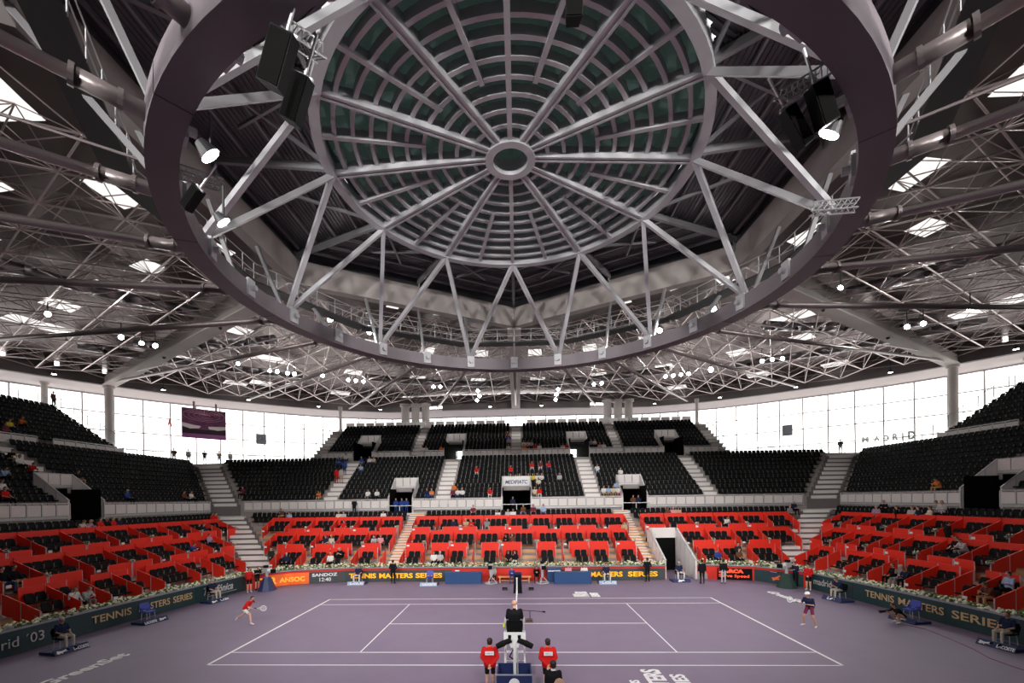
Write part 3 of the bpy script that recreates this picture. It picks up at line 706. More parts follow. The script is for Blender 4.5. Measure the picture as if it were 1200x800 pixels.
struct('wall_near', b, ['concrete_dark'], 'dark wall behind the near stand')
b = MB(); ringstrip(b, -180, 180, 4.6, 5.6, 0, 10.9, 0, 10.9); struct('wall_outer', b, ['concrete_dark'], 'plinth wall under the glass facade')
# portals for the daylight
for i in range(12):
    a = -90 + 15*(i + .5); P = Vector(PL(a, 59.3 if abs(a) > 55 else glz(a) + .3, 15.5))
    L = bpy.data.lights.new('daylight_portal', 'AREA'); L.shape = 'RECTANGLE'; L.size = 2*P.xy.length*math.tan(R(7.6)); L.size_y = 9.6; L.cycles.is_portal = True
    o = bpy.data.objects.new('daylight_portal', L); col.objects.link(o); o.location = P; o.rotation_euler = (-P.xy.to_3d()).to_track_quat('-Z', 'Z').to_euler()
def column(label, x, y, z0, r, z1_=ZR, cap=True):
    t = thing('column', label, 'column', loc=(x, y, z0)); obj('shaft', MB().tube((0, 0, 0), (0, 0, z1_ - z0), r, n=20), 'concrete_light', t, smooth=False)
    obj('capital', MB().tube((0, 0, z1_ - z0 - .35), (0, 0, z1_ - z0), r*1.35, n=20), 'concrete_light', t); obj('base', MB().tube((0, 0, 0), (0, 0, .3), r*1.2, n=20), 'concrete_light', t)
mat('column_paint', (.60, .56, .58), .5)
for s, n in ((-1, 'left'), (1, 'right')):
    p = PL(60*s, rim_r(60) + .1, 0); column('thick round column under the %s roof girder' % n, p[0], p[1], 11.05, .42)
    p = PL(64.5*s, rim_r(64) + 3.2, 0); column('thinner round column beside the glass on the %s' % n, p[0], p[1], 11.05, .3)
    column('slim round column behind the outer end of the upper far tier, %s side' % n, s*25.6, 41.2, 16.4, .22)
    for k in range(3): column('concrete pillar of the cluster of three behind the upper far tier, %s side, %s' % (n, ['outer', 'middle', 'inner'][k]), s*(16.6 - k*1.55), 43.4, 16.4, .58, ZR + .6)

# print of the arena hanging on the glass, small signs, letters
def hang(px0, py0, px1, py1, r, rr=0):
    a = Vector(at_r(px0, py0, r)); c = Vector(at_r(px1, py1, r)); return a, c
a, c = Vector(at_r(213, 513, 54.8)), Vector(at_r(265, 515, 54.8)); h = at_r(213, 477.5, 54.8)[2] - a.z; c.z = a.z = (a.z + c.z)/2
t = thing('banner', 'purple printed arena picture hanging in front of the glass at the left', 'banner', loc=a); d = (c - a); n = d.cross(Vector((0, 0, 1))).normalized(); U = Vector((0, 0, h))
mat('print_dark', (.16, .04, .12), .6, noise=.5, scale=2); mat('print_pink', (.85, .45, .62), .6); mat('print_white', (.85, .75, .8), .6); mat('print_purple', (.38, .12, .36), .6); mat('print_black', (.03, .01, .025), .6)
def pp(pts, off): return [a + d*x + U*y + n*off for x, y in pts]
child('sheet', MB().prism(pp([(0, 0), (1, 0), (1, 1), (0, 1)], 0), n*.03), 'print_dark', t)
child('printed_floor', MB().prism(pp([(0, 0), (1, 0), (1, .16), (0, .14)], .032), n*.004), 'print_purple', t)
child('printed_stand', MB().prism(pp([(0, .16), (1, .16), (1, .33), (.6, .30), (.4, .30), (0, .36)], .032), n*.004), 'print_black', t)
child('printed_window', MB().prism(pp([(0, .38), (.18, .31), (.38, .34), (.42, .42), (.25, .44), (0, .5)], .034), n*.004).prism(pp([(1, .36), (.8, .31), (.6, .34), (.58, .42), (.75, .44), (1, .47)], .034), n*.004), 'print_white', t)
b = MB()
for i in range(11):
    A_ = R(15 + i*15); b.bar(a + d*.5 + U*.80 + n*.04, a + d*(.5 + .48*cos(A_)) + U*(.80 + .22*sin(A_)*(1 if sin(A_) > 0 else .9)) + n*.04, .11, .02)
for k in (.12, .24, .36, .47):
    pts = [a + d*(.5 + k*cos(R(q))) + U*(.78 + k*.42*sin(R(q))) + n*.04 for q in range(-180, 181, 20)]
    for p, q in zip(pts, pts[1:]): b.bar(p, q, .12, .02)
child('printed_dome', b, 'print_pink', t)
for x in (.27, .77): child('hanger', MB().bar(a + d*x + U, a + d*x + U + Vector((0, 0, .9)), .25, .12), 'brown_leather', t)
for nmx, x, y, X in (('left', 300, 506, -1), ('right', 917, 497, 1)):
    p = Vector(at_r(x, y + 14, 55)); q = Vector(at_r(x + 12, y + 14, 55)); q.z = p.z; tag(obj('notice_panel', MB().prism([p, q, q + Vector((0, 0, 1.5)), p + Vector((0, 0, 1.5))], (q - p).cross(Vector((0, 0, 1))).normalized()*.08), 'skirting'), 'small square grey panel on the glass facade at the %s' % nmx, 'panel')
mat('red_letter', (.8, .1, .06), .5)
def glass_letter(s, x0, x1, y0, y1, m, lab):
    p = Vector(at_r(x0, y1, 57)); q = Vector(at_r(x1, y1, 57)); h = at_r(x0, y0, 57)[2] - p.z; q.z = p.z
    o = thing('letter', lab, 'letter', loc=p); text(s, p, q, h, m, o, name='letter_shape', bold=.05)
glass_letter('C', 124, 131.5, 484, 493, 'red_letter', 'red letter C on the glass behind the left column')
glass_letter('A', 196, 202, 490, 499, 'red_letter', 'red letter A on the glass left of the purple print')
mat('pale_letter', (.5, .58, .55), .5)
for s, x0, x1, y0, y1 in (('M', 1010, 1018, 512, 518), ('A', 1024, 1031, 511, 517), ('D', 1035, 1042, 510, 517), ('R', 1046, 1053, 508, 516), ('I', 1057, 1059, 507, 516), ('D', 1064, 1073, 505, 515)): glass_letter(s, x0, x1, y0, y1, 'pale_letter', 'pale grey letter %s of the row low on the right glass, %s' % (s, {1010: 'first', 1024: 'second', 1035: 'third', 1046: 'fourth', 1057: 'fifth', 1064: 'last and largest'}[x0]))

# ------------------------------------------------------------ ring, dome
ZG = 16.6
b = MB(); b.lathe([(13.35, ZG), (14.2, ZG), (14.2, ZG + .85), (13.35, ZG + .85)], 120)
ring = thing('steel_ring', 'huge lower steel ring hanging over the court', 'ring beam', loc=(0, 0, ZG), kind=None); child('ring_beam', b, 'ring_steel', ring)
for k in range(24):
    a = 15*k; b = MB().box(-.28, .28, -.07, .07, -.1, .75, T=Matrix.Rotation(R(-a), 4, 'Z') @ Matrix.Translation((0, 13.3, ZG + .2))); b.tube(PL(a, 13.22, ZG + .5), PL(a, 13.0, ZG + .5), .14, n=10); child('node_plate', b, 'rib_steel', ring)
    b = MB().tube(PL(a + 7.5, 13.3, ZG - .005), PL(a + 7.5, 14.25, ZG - .005), .012, n=4); 
for k in range(12):
    b = MB().bar(PL(30*k + 9, 13.35, ZG - .004), PL(30*k + 9, 14.2, ZG - .004), .02, .01).bar(PL(30*k + 9, 14.204, ZG), PL(30*k + 9, 14.204, ZG + .85), .02, .01); child('seam', b, 'lamp_body', ring)
ZD, RD = 22.6, 9.0
dome = thing('glass_dome', 'shallow glass dome with twelve radial steel ribs and an open hub', 'dome', loc=(0, 0, ZD))
def zd(r): return ZD + .45*(1 - (r/RD)**2)            # underside of the ribs
for k in range(12):
    a = 30*k; thin = k in (0, 6)
    if thin: b = MB().bar(PL(a, 1.15, zd(1.15) + .25), PL(a, RD, zd(RD) + .25), .22, .5)
    else:
        b = MB(); q = Vector(PL(a + 90, .13, 0))
        for s in (-1, 1): b.bar(Vector(PL(a, 1.15, zd(1.15) + .25)) + q*s, Vector(PL(a, RD, zd(RD) + .25)) + q*s, .10, .55)
        b.bar(PL(a, 1.15, zd(1.15) + .10), PL(a, RD, zd(RD) + .10), .22, .12)
    child('rib', b, 'rib_steel', dome)
    b = MB().bar(PL(a + 15, 4.15, zd(4.15) + .28), PL(a + 15, RD, zd(RD) + .28), .2, .45); child('secondary_rib', b, 'rib_steel', dome)
for i in range(9):
    r = 1.85 + .8*i; z = zd(r) + .12; b = MB().lathe([(r - .09, z), (r + .09, z), (r + .09, z + .42), (r - .09, z + .42)], 72); child('ring_purlin', b, 'rib_steel', dome)
b = MB().lathe([(RD - .22, ZD - .05), (RD + .22, ZD - .05), (RD + .22, ZD + .5), (RD - .22, ZD + .5)], 72); child('base_ring', b, 'rib_steel', dome)
b = MB().lathe([(RD + .05, ZD + .5), (RD + .2, ZD + .5), (RD + .2, ZD + 1.5), (RD + .05, ZD + 1.5)], 72); child('kerb', b, 'roof_steel', dome)
z = zd(1) - .1; b = MB().lathe([(.86, z), (1.24, z), (1.24, z + .12), (1.0, z + .75), (.86, z + .75)], 48); child('hub', b, 'rib_steel', dome)
b = MB(); N_ = 72; rr = [.001, 1.0] + [1.85 + .8*i for i in range(9)] + [RD + .1]
for j, (r0, r1) in enumerate(zip(rr, rr[1:])):
    for i in range(24):
        h = .95 + .9*(1 - (r0/RD)**2)
        jz = .0
        v = [PL(15*i, r0, zd(r0) + h), PL(15*i + 15, r0, zd(r0) + h), PL(15*i + 15, r1, zd(r1) + .95 + .9*(1 - (r1/RD)**2)), PL(15*i, r1, zd(r1) + .95 + .9*(1 - (r1/RD)**2))]
        b.add(v, [(0, 1, 2, 3)])
child('glazing', b, 'glass_dome', dome)
for k in range(12):
    for s in (-1, 1):
        b = MB().bar(PL(30*k, RD, ZD + .05), PL(30*k + 15*s, 13.75, ZG + .85), .24, .24); tag(obj('roof_strut', b, 'rib_steel'), 'pale slanting zigzag strut between the dome edge and the lower ring', 'strut', 'zigzag struts under the dome')
# hexagonal concrete upstand, inner corrugated deck
RH = 18.0
hexa = thing('hexagon_beam', 'deep hexagonal concrete beam around the dome', 'beam', loc=(0, 0, 21.7))
for k in range(6):
    p, q = Vector(PL(60*k, RH, 22.55)), Vector(PL(60*k + 60, RH, 22.55)); child('beam_side', MB().bar(p, q, .7, 1.7), 'concrete', hexa)
    e = (q - p).normalized(); nn = Vector(PL(60*k + 30, 1, 0)); ap = RH*cos(R(30))
    b = MB(); a0 = 7.8; w = .125
    i = 0
    while a0 + i*w*2 < ap + .2:
        m0 = a0 + i*w*2; i += 1
        half = (m0 + 2*w)*math.tan(R(30)) + .03; x0 = math.sqrt(max(0, (RD + .1)**2 - m0**2)) if m0 < RD + .1 else 0
        zz = ZD + .75 + (m0 - 7.8)*.12
        for (u0, u1) in ([(x0, half), (-half, -x0)] if x0 > 0 else [(-half, half)]):
            if u1 - u0 < .05: continue
            f = lambda u, m, z: nn*m + e*u + Vector((0, 0, z))
            b.add([f(u0, m0, zz), f(u1, m0, zz), f(u1, m0 + w, zz), f(u0, m0 + w, zz), f(u0, m0 + w, zz + .07), f(u1, m0 + w, zz + .07), f(u1, m0 + 2*w, zz + .07), f(u0, m0 + 2*w, zz + .07), f(u0, m0 + 2*w, zz + .02), f(u1, m0 + 2*w, zz + .02)],
                  [(0, 3, 2, 1), (3, 4, 5, 2), (4, 7, 6, 5), (7, 8, 9, 6)])
    struct('ceiling_deck', b, ['deck'], 'corrugated inner roof deck beside the dome, %s side' % BAY[k])
    b = MB()
    for m0 in (9.8, 11.6, 13.4, 15.1):
        half = m0*math.tan(R(30)) - .15; zz = ZD + .62 + (m0 - 7.8)*.12; b.bar(nn*m0 - e*half + Vector((0, 0, zz)), nn*m0 + e*half + Vector((0, 0, zz)), .12, .18)
    tag(obj('purlin_frame', b, 'roof_steel'), 'parallel steel purlins under one side of the inner corrugated deck', 'purlins', 'purlins of the inner deck', 'structure')
for k in range(6):
    p, q = Vector(PL(60*k, RH + .2, 24.1)), Vector(PL(60*k + 60, RH + .2, 24.1)); child('closure_plate', MB().bar(p, q, .1, 1.5), 'deck', hexa)
for k in range(12):
    L = RH if k % 2 == 0 else RH*cos(R(30)); b = MB().bar(PL(30*k, RD, ZD + .45), PL(30*k, L - .3, ZD + 1.15), .2, .34); b.bar(PL(30*k, L - .5, 22.9), PL(30*k, L - .5, ZD + 1.2), .12)
    b.bar(PL(30*k, RD, ZD + .4), PL(30*k + 20, 12.6, ZD + .8), .12, .16).bar(PL(30*k, RD, ZD + .4), PL(30*k - 20, 12.6, ZD + .8), .12, .16)
    tag(obj('rafter', b, 'roof_steel'), 'radial rafter from the dome edge to the hexagonal beam, under the corrugated deck', 'rafter', 'radial rafters of the inner deck')
# main girders
gn = ['far centre', 'right', 'near right overhead', 'near centre', 'near left overhead', 'left']
for k in range(6):
    a = 60*k; rr_ = rim_r(a) - .1; p, q = Vector(PL(a, RH - .2, 0)), Vector(PL(a, rr_, 0)); w = Vector(PL(a + 90, .45, 0))
    v = []
    for P_, zb, zt in ((p, 21.6, 23.5), (q, ZR + .0, ZR + .9)):
        for s, z in ((-1, zb), (1, zb), (1, zt), (-1, zt)): v.append(P_ + w*s + Vector((0, 0, z)))
    t = thing('roof_girder', 'deep tapering concrete roof girder, %s' % gn[k], 'girder', loc=p + Vector((0, 0, 21.6)))
    child('web', MB().add(v, [(0, 1, 2, 3)[::-1], (4, 5, 6, 7), (0, 1, 5, 4), (1, 2, 6, 5), (2, 3, 7, 6), (3, 0, 4, 7)]), 'concrete', t)
    child('bottom_flange', MB().bar(p + Vector((0, 0, 21.58)), q + Vector((0, 0, ZR - .03)), 1.25, .12), 'concrete_light', t)  # paler concrete puts the light from below into the flange colour
    for f in (.3, .6): child('rod_anchor', MB().ball(p.lerp(q, f) + Vector((0, 0, 21.5 - 1.6*f)), .16), 'lamp_body', t)
# tie tubes
for k in range(24):
    a = 15*k; p = Vector(PL(a, 14.1, ZG + .45)); rr_ = rim_r(a) - .05; q = Vector(PL(a, rr_, ZR + .3)); d = (q - p).normalized()
    t = thing('tie_tube', 'long steel tie tube running like a spoke from lower ring to rim', 'tube', loc=p, group='spoke tubes of the roof')
    th = .17 if abs(((a + 180) % 360) - 180) > 70 else .14
    child('tube', MB().tube(p, q, th, n=12), 'tube', t, True); child('sleeve', MB().tube(p, p + d*1.5, th*1.35, n=12), 'tube', t, True)
    for f in (.55, 1.5): child('collar', MB().tube(p + d*f, p + d*(f + .12), th*1.65, n=12), 'tube', t)
    if k % 4 == 0 and k: child('companion_tube', MB().tube(p + Vector((0, 0, .9)), q + Vector((0, 0, .6)), .05, n=6), 'tube', t)
# struts from ring up to hexagon and the catwalk
for k in range(24):
    a = 15*k; rh = RH*cos(R(30))/cos(R((a % 60) - 30)); b = MB().bar(PL(a, 14.0, ZG + .8), PL(a, rh - .1, 21.8), .14, .2); tag(obj('hanger_strut', b, 'roof_steel'), 'dark steel strut rising from the lower ring to the hexagonal beam', 'strut', 'outer struts of the lower ring')
b = MB(); cw = thing('catwalk', 'dark suspended catwalk with handrails circling outside the lower ring', 'catwalk', loc=(0, 0, 19.6))
for k in range(12):
    p, q = Vector(PL(30*k + 15, 16.6, 19.6)), Vector(PL(30*k + 45, 16.6, 19.6)); child('deck_plate', MB().bar(p, q, 1.0, .1), 'lamp_body', cw)
    for off in (-.5, .5):
        o_ = Vector(PL(30*k + 30, off, 0)); rb = MB()
        for h in (.5, 1.05): rb.bar(p + o_ + Vector((0, 0, h)), q + o_ + Vector((0, 0, h)), .04)
        for i in range(6): s_ = p.lerp(q, i/6) + o_; rb.bar(s_, s_ + Vector((0, 0, 1.05)), .04)
        child('handrail', rb, 'steel_post', cw)

# ------------------------------------------------------------ outer roof: space frame, deck with skylights, ducts
def roof_z(r, top):                       # top chord / deck falls outwards
    f = min(1, max(0, (r - 17)/38)); return (24.0 - 2.3*f) if top else (22.3 - 2.0*f)
S_ = 3.55
for k in range(6):
    ax = 60*k + 30; e1, e2 = Vector(PL(ax - 30, 1, 0)), Vector(PL(ax + 30, 1, 0))
    bn = {}; tn_ = {}
    for i in range(0, 19):
        for j in range(0, 19):
            P_ = (e1*i + e2*j)*S_
            dax = P_.dot(Vector(PL(ax, 1, 0)))
            if P_.length < 1 or dax < RH*cos(R(30)) + .3: continue
            an = math.degrees(math.atan2(P_.x, P_.y))
            if P_.length < rim_r(an) - .3: bn[i, j] = Vector((P_.x, P_.y, roof_z(P_.length, False)))
            Q_ = (e1*(i + .5) + e2*(j + .5))*S_; an = math.degrees(math.atan2(Q_.x, Q_.y))
            if Q_.length < rim_r(an) - .5: tn_[i, j] = Vector((Q_.x, Q_.y, roof_z(Q_.length, True)))
    cb, ct, wb = MB(), MB(), MB()
    for (i, j), p in bn.items():
        for q in ((i+1, j), (i, j+1)):
            if q in bn: cb.tube(p, bn[q], .052, n=6, cap=False)
        if (i+1, j+1) in bn: cb.tube(p, bn[i+1, j+1], .028, n=5, cap=False)
        if (i-1, j+1) in bn: cb.tube(p, bn[i-1, j+1], .03, n=5, cap=False)
        for q in ((i, j), (i-1, j), (i, j-1), (i-1, j-1)):
            if q in tn_: wb.tube(p, tn_[q], .026, n=5, cap=False)
        cb.ball(p, .085, 6, 4)
    for (i, j), p in tn_.items():
        for q in ((i+1, j), (i, j+1)):
            if q in tn_:
                ct.tube(p, tn_[q], .04, n=5, cap=False); h_ = (p + tn_[q])/2 + Vector((0, 0, -.0)); 
                if q in bn: wb.tube(h_, bn[q], .02, n=4, cap=False)
    t = tag(thing('space_frame', 'lattice of steel tubes filling the roof bay, %s of six' % ['far right', 'right', 'near right', 'near left', 'left', 'far left'][k], 'roof truss', loc=(0, 0, 22)), kind='structure')
    child('bottom_chord', cb, 'frame_tube', t); child('top_chord', ct, 'frame_tube', t); child('web_member', wb, 'frame_tube', t)
    # deck
    dk = MB(); sk = MB(); ra = [15.8 + 1.95*i for i in range(23)]; na = 20
    for j, (r0, r1) in enumerate(zip(ra, ra[1:])):
        for i in range(na):
            a, c = 60*k + 60*i/na, 60*k + 60*(i+1)/na; am = ((a + c)/2 + 180) % 360 - 180
            if r0 > rim_r(am) + 1.0: continue
            def pt(a_, r_):
                r_ = min(r_, rim_r(a_) + 1.2)
                rr2 = max(r_, RH*cos(R(30))/cos(R((a_ % 60) - 30)) if r_ < 18.5 else 0); return PL(a_, rr2, roof_z(rr2, True) + .35)
            v = [pt(a, r0), pt(c, r0), pt(c, r1), pt(a, r1)]
            key = (j, i)
            A_ = abs(am); sky = False
            if 45 < A_ < 130: sky = (j % 6 == 3 and i % 5 in (1, 2)) or (j % 6 == 0 and j and i % 6 == 4)
            elif A_ <= 45: sky = (j % 5 == 2 and i % 4 == 1)
            if j < 2: sky = False
            (sk if sky else dk).add(v, [(0, 1, 2, 3)])
    struct('ceiling', dk, ['deck_out'], 'dark corrugated outer roof deck, %s bay' % BAY[k])
    w_ = struct('window_%d' % (k + 2), sk, ['glass_sky'], 'skylights in the outer roof deck, %s bay' % BAY[k])
dn = 0
for (a0, r0, a1, r1, z) in ((-66, 46, -40, 40, 21.6), (-95, 38, -62, 30, 22.2), (66, 46, 40, 40, 21.6), (95, 38, 62, 30, 22.2), (-30, 38, 30, 38, 21.9), (-28, 30, 28, 30, 22.3), (-50, 30, -62, 42, 21.8), (50, 30, 62, 42, 21.8)):
    b = MB(); n = 12; pts = [Vector(PL(a0 + (a1 - a0)*i/n, r0 + (r1 - r0)*i/n, z)) for i in range(n + 1)]
    for p, q in zip(pts, pts[1:]): b.tube(p, q, .42, n=12)
    dl = ['far left outer', 'left inner', 'far right outer', 'right inner', 'far outer crossing', 'far inner crossing', 'left short radial', 'right short radial'][dn]; dn += 1
    t = thing('air_duct', 'round shiny air duct among the roof lattice, %s' % dl, 'duct', loc=pts[0]); child('pipe', b, 'duct', t, True)
    for i in range(1, n, 2):
        p = pts[i]; nn = Vector(PL(0, 0, 0)) - Vector((p.x, p.y, 0)); nn.normalize(); child('nozzle', MB().tube(p + nn*.3 - Vector((0, 0, .2)), p + nn*.62 - Vector((0, 0, .35)), .16, .2, n=10), 'lamp_body', t)
# ------------------------------------------------------------ floodlights
def floodlight(label, p, r=.2, power=0, aim=(0, 0, 0), group=None, glow='lamp_glow', spot=110):
    p = Vector(p); t = thing('floodlight', label, 'lamp', loc=p, group=group); d = (Vector(aim) - p).normalized(); q = d.to_track_quat('Z', 'Y').to_matrix().to_4x4()
    b = MB(); b.tube((0, 0, -r*1.5), (0, 0, -.01), r*.55, r*1.12, 14); o = obj('housing', b, 'lamp_body', t); o.matrix_local = q
    b = MB().tube((0, 0, -.012), (0, 0, .012), r, r, 14); o = obj('lens', b, glow, t); o.matrix_local = q
    b = MB().bar((0, 0, .2), (0, 0, 1.2), .05); obj('hanger', b, 'lamp_body', t)
    if power:
        L = bpy.data.lights.new('floodlight_beam', 'SPOT'); L.energy = power; L.spot_size = R(spot); L.spot_blend = .6; L.shadow_soft_size = r; L.color = (1, .965, .93)
        o = bpy.data.objects.new('floodlight_beam', L); col.objects.link(o); o.parent = t; o.matrix_local = Matrix.Translation(d*.1) @ (-d).to_track_quat('Z', 'Y').to_matrix().to_4x4()
FL = [  # px, py, Y or r mode, size, power, label
 (247, 183, 12.3, .26, 1.6, 'very bright floodlight hanging inside the ring at the upper left'), (971, 158, 12.3, .26, 1.6, 'very bright floodlight hanging inside the ring at the upper right'),
 (387, 374, 33.5, .22, 1.1, 'floodlight below the left part of the catwalk'), (836, 362, 33.0, .22, 1.1, 'floodlight below the right part of the catwalk'),
 (433, 389, 35.5, .20, 1, 'floodlight just above the ring rim, left of the centre'), (773, 387, 35.5, .20, 1, 'floodlight just above the ring rim, right of the centre'),
 (262, 261, 14, .2, 1, 'drum shaped spotlight hanging on the ring at the left'),
 (56, 368, 33, .2, 1, 'single floodlight under the dark left roof'), (142, 395, 36, .2, 1, 'leftmost of the three floodlights in front of the left girder'), (166, 402, 37, .18, 0, 'middle one of the three floodlights in front of the left girder'), (182, 405, 38, .2, 1, 'rightmost of the three floodlights in front of the left girder'),
 (1137, 362, 33, .2, 1, 'highest of the three floodlights under the right roof'), (1063, 383, 36, .19, 1, 'lower left one of the three floodlights under the right roof'), (1082, 379, 36, .19, 1, 'middle one of the three floodlights under the right roof'),
 (833, 433, 48, .26, 1, 'single bright floodlight right of the ring, under the lattice'), (378, 440, 50, .2, 1, 'single floodlight at the right end of the far left lamp row'),
 (279, 426, 46, .17, 0, 'small floodlight left of the far left lamp row'), (1018, 378, 40, .14, 0, 'small lamp right of the ring under the tie tube'), (985, 337, 26, .14, 0, 'small lamp at the right flank of the ring')]
for px, py, D, r, pw, lab in FL: floodlight(lab, at_D(px, py, D), r, pw*LAMP, aim=(random.uniform(-3, 3), 0, 0))
rows_ = [('the far left lamp row under the lattice', [(316, 434), (325, 435), (337, 437), (345, 438)], 50), ('the triple lamp row left of the centre', [(408, 445), (417, 446), (426, 447)], 54), ('the lamp pair left of the centre', [(508, 453), (516, 453)], 55), ('the lamp pair right of the centre', [(696, 450), (705, 449)], 55),
         ('the right lamp row under the lattice', [(780, 441), (789, 440), (798, 439), (807, 438)], 53), ('the short lamp row by the right girder', [(893, 423), (905, 421), (917, 420)], 47), ('the stacked lamps beside the centre girder, left', [(560, 458), (562, 464), (559, 469)], 56), ('the stacked lamps beside the centre girder, right', [(654, 456), (652, 462), (651, 468)], 56)]
for lab, pts, D in rows_:
    for i, (x, y) in enumerate(pts): floodlight('round floodlight, %s one from the left of %s' % (ordn[i], lab) if 'stacked' not in lab else 'round floodlight, %s one from the top of %s' % (ordn[i], lab), at_D(x, y, D), .2, .55*LAMP if i == 0 else 0, group=None)
# downlights hanging below the rim
for i, a in enumerate(list(range(-75, 76, 10))):
    floodlight('small round lamp hanging along the inner edge of the concrete rim', PL(a, rim_r(a) - 1.2, ZR + .1), .2, 0, aim=PL(a, rim_r(a) - 1.2, 0), group='lamps along the rim', glow='lamp_small')
for i, a in enumerate((130, 150, 170, 190, 210, 230)):
    floodlight('floodlight under the roof behind the camera, %s of six' % ordn[i], PL(a, 33, 19.0), .3, NEAR, aim=(-sin(R(a))*10, 24, 6), spot=64)
# loudspeakers and trusses inside the ring
for lab, x, y, D, s, tilt in (('long black loudspeaker box inside the ring, upper one on the left', 327, 72, 9.5, (.55, .35, 1.05), .5), ('black loudspeaker box inside the ring, lower one on the left', 349, 118, 10.5, (.45, .35, 1.0), .5), ('small grey loudspeaker hanging by the left spotlight', 226, 233, 14, (.3, .3, .8), .9),
                              ('black loudspeaker box inside the ring, upper one on the right', 962, 124, 11.5, (.45, .4, 1.0), -.5), ('long black loudspeaker inside the ring, lower one on the right', 932, 150, 12, (.35, .35, 1.1), -.7), ('black box hanging at the top edge of the photo in front of the dome', 672, 8, 9, (.35, .3, .5), 0)):
    p = at_D(x, y, D); t = thing('loudspeaker', lab, 'loudspeaker', T=Matrix.Translation(p) @ Matrix.Rotation(tilt, 4, 'Y') @ Matrix.Rotation(.25, 4, 'X'))
    w, d_, h = s; b = MB().prism([(-w/2, -d_/2, -h/2), (w/2, -d_/2, -h/2), (w*.38, d_/2, -h/2), (-w*.38, d_/2, -h/2)], (0, 0, h)); obj('cabinet', b, 'black_plastic', t)
    obj('grille', MB().box(-w*.45, w*.45, -d_/2 - .02, -d_/2, -h*.47, h*.47), 'black_void', t); obj('bracket', MB().bar((0, 0, h/2), (0, 0, h/2 + .9), .05).bar((-w/2, 0, h/2 + .02), (w/2, 0, h/2 + .02), .06), 'steel_post', t)
def lattice(label, p, q, s=.3, n=8):
    p, q = Vector(p), Vector(q); d = (q - p).normalized(); x = d.cross(Vector((0, 0, 1))).normalized()*s/2; z = x.cross(d).normalized()*s/2; b = MB(); c = []
    for i, j in ((-1, -1), (1, -1), (1, 1), (-1, 1)): b.tube(p + x*i + z*j, q + x*i + z*j, .025, n=5); c.append(x*i + z*j)
    for i in range(n):
        for k in range(4): b.tube(p.lerp(q, i/n) + c[k], p.lerp(q, (i+1)/n) + c[(k+1) % 4], .015, n=4)
    tag(obj('lighting_truss', b, 'steel_light'), label, 'truss')
lattice('short light steel truss carrying lamps at the left flank of the ring', at_D(208, 200, 14.5), at_D(262, 218, 15))
lattice('steel truss bracket for loudspeakers inside the ring at the upper left', at_D(335, 35, 10), at_D(375, 62, 11))
lattice('steel truss bracket inside the ring at the upper right', at_D(915, 118, 11.5), at_D(968, 85, 11.5))
lattice('steel truss at the right flank of the ring', at_D(950, 245, 15), at_D(1005, 240, 14.5))

# ------------------------------------------------------------ net
net = thing('tennis_net', 'tennis net across the court seen exactly end on, white band on top', 'net', loc=(0, 0, 0))
m = bpy.data.materials.new('netting'); m.use_nodes = True; nt = m.node_tree; nt.nodes.clear(); o_ = nt.nodes.new('ShaderNodeOutputMaterial'); tr = nt.nodes.new('ShaderNodeBsdfTransparent'); df = nt.nodes.new('ShaderNodeBsdfDiffuse'); df.inputs[0].default_value = (.02, .02, .02, 1)
tc = nt.nodes.new('ShaderNodeTexCoord'); ck = nt.nodes.new('ShaderNodeTexBrick'); ck.inputs['Scale'].default_value = 22; ck.offset = 0; ck.inputs['Mortar Size'].default_value = .03; ck.inputs['Brick Width'].default_value = .5; ck.inputs['Row Height'].default_value = .5; ck.inputs['Color1'].default_value = ck.inputs['Color2'].default_value = (0, 0, 0, 1); ck.inputs['Mortar'].default_value = (1, 1, 1, 1)
mp = nt.nodes.new('ShaderNodeMapping'); mp.inputs['Rotation'].default_value = (0, R(90), R(90)); mx = nt.nodes.new('ShaderNodeMixShader')
nt.links.new(tc.outputs['Object'], mp.inputs[0]); nt.links.new(mp.outputs[0], ck.inputs[0]); nt.links.new(ck.outputs[0], mx.inputs[0]); nt.links.new(tr.outputs[0], mx.inputs[1]); nt.links.new(df.outputs[0], mx.inputs[2]); nt.links.new(mx.outputs[0], o_.inputs[0]); MATS['netting'] = m
bd, ng = MB(), MB(); hz = lambda y: .914 + (1.07 - .914)*(abs(y)/6.4)**1.3
ys = [-6.4 + 12.8*i/16 for i in range(17)]
for a, c in zip(ys, ys[1:]):
    bd.prism([(-.03, a, hz(a) - .06), (-.03, c, hz(c) - .06), (-.03, c, hz(c)), (-.03, a, hz(a))], (.06, 0, 0))
    ng.add([(0, a, .02), (0, c, .02), (0, c, hz(c) - .05), (0, a, hz(a) - .05)], [(0, 1, 2, 3)])
obj('band', bd, 'white_line', net); obj('mesh', ng, 'netting', net)
obj('centre_strap', MB().box(-.035, .035, -.03, .03, 0, .92), 'white_line', net)
for y in (-6.4, 6.4): obj('post', MB().tube((0, y, 0), (0, y, 1.1), .045, n=10).tube((0, y, 1.1), (0, y, 1.13), .06, n=10), 'white_paint', net)
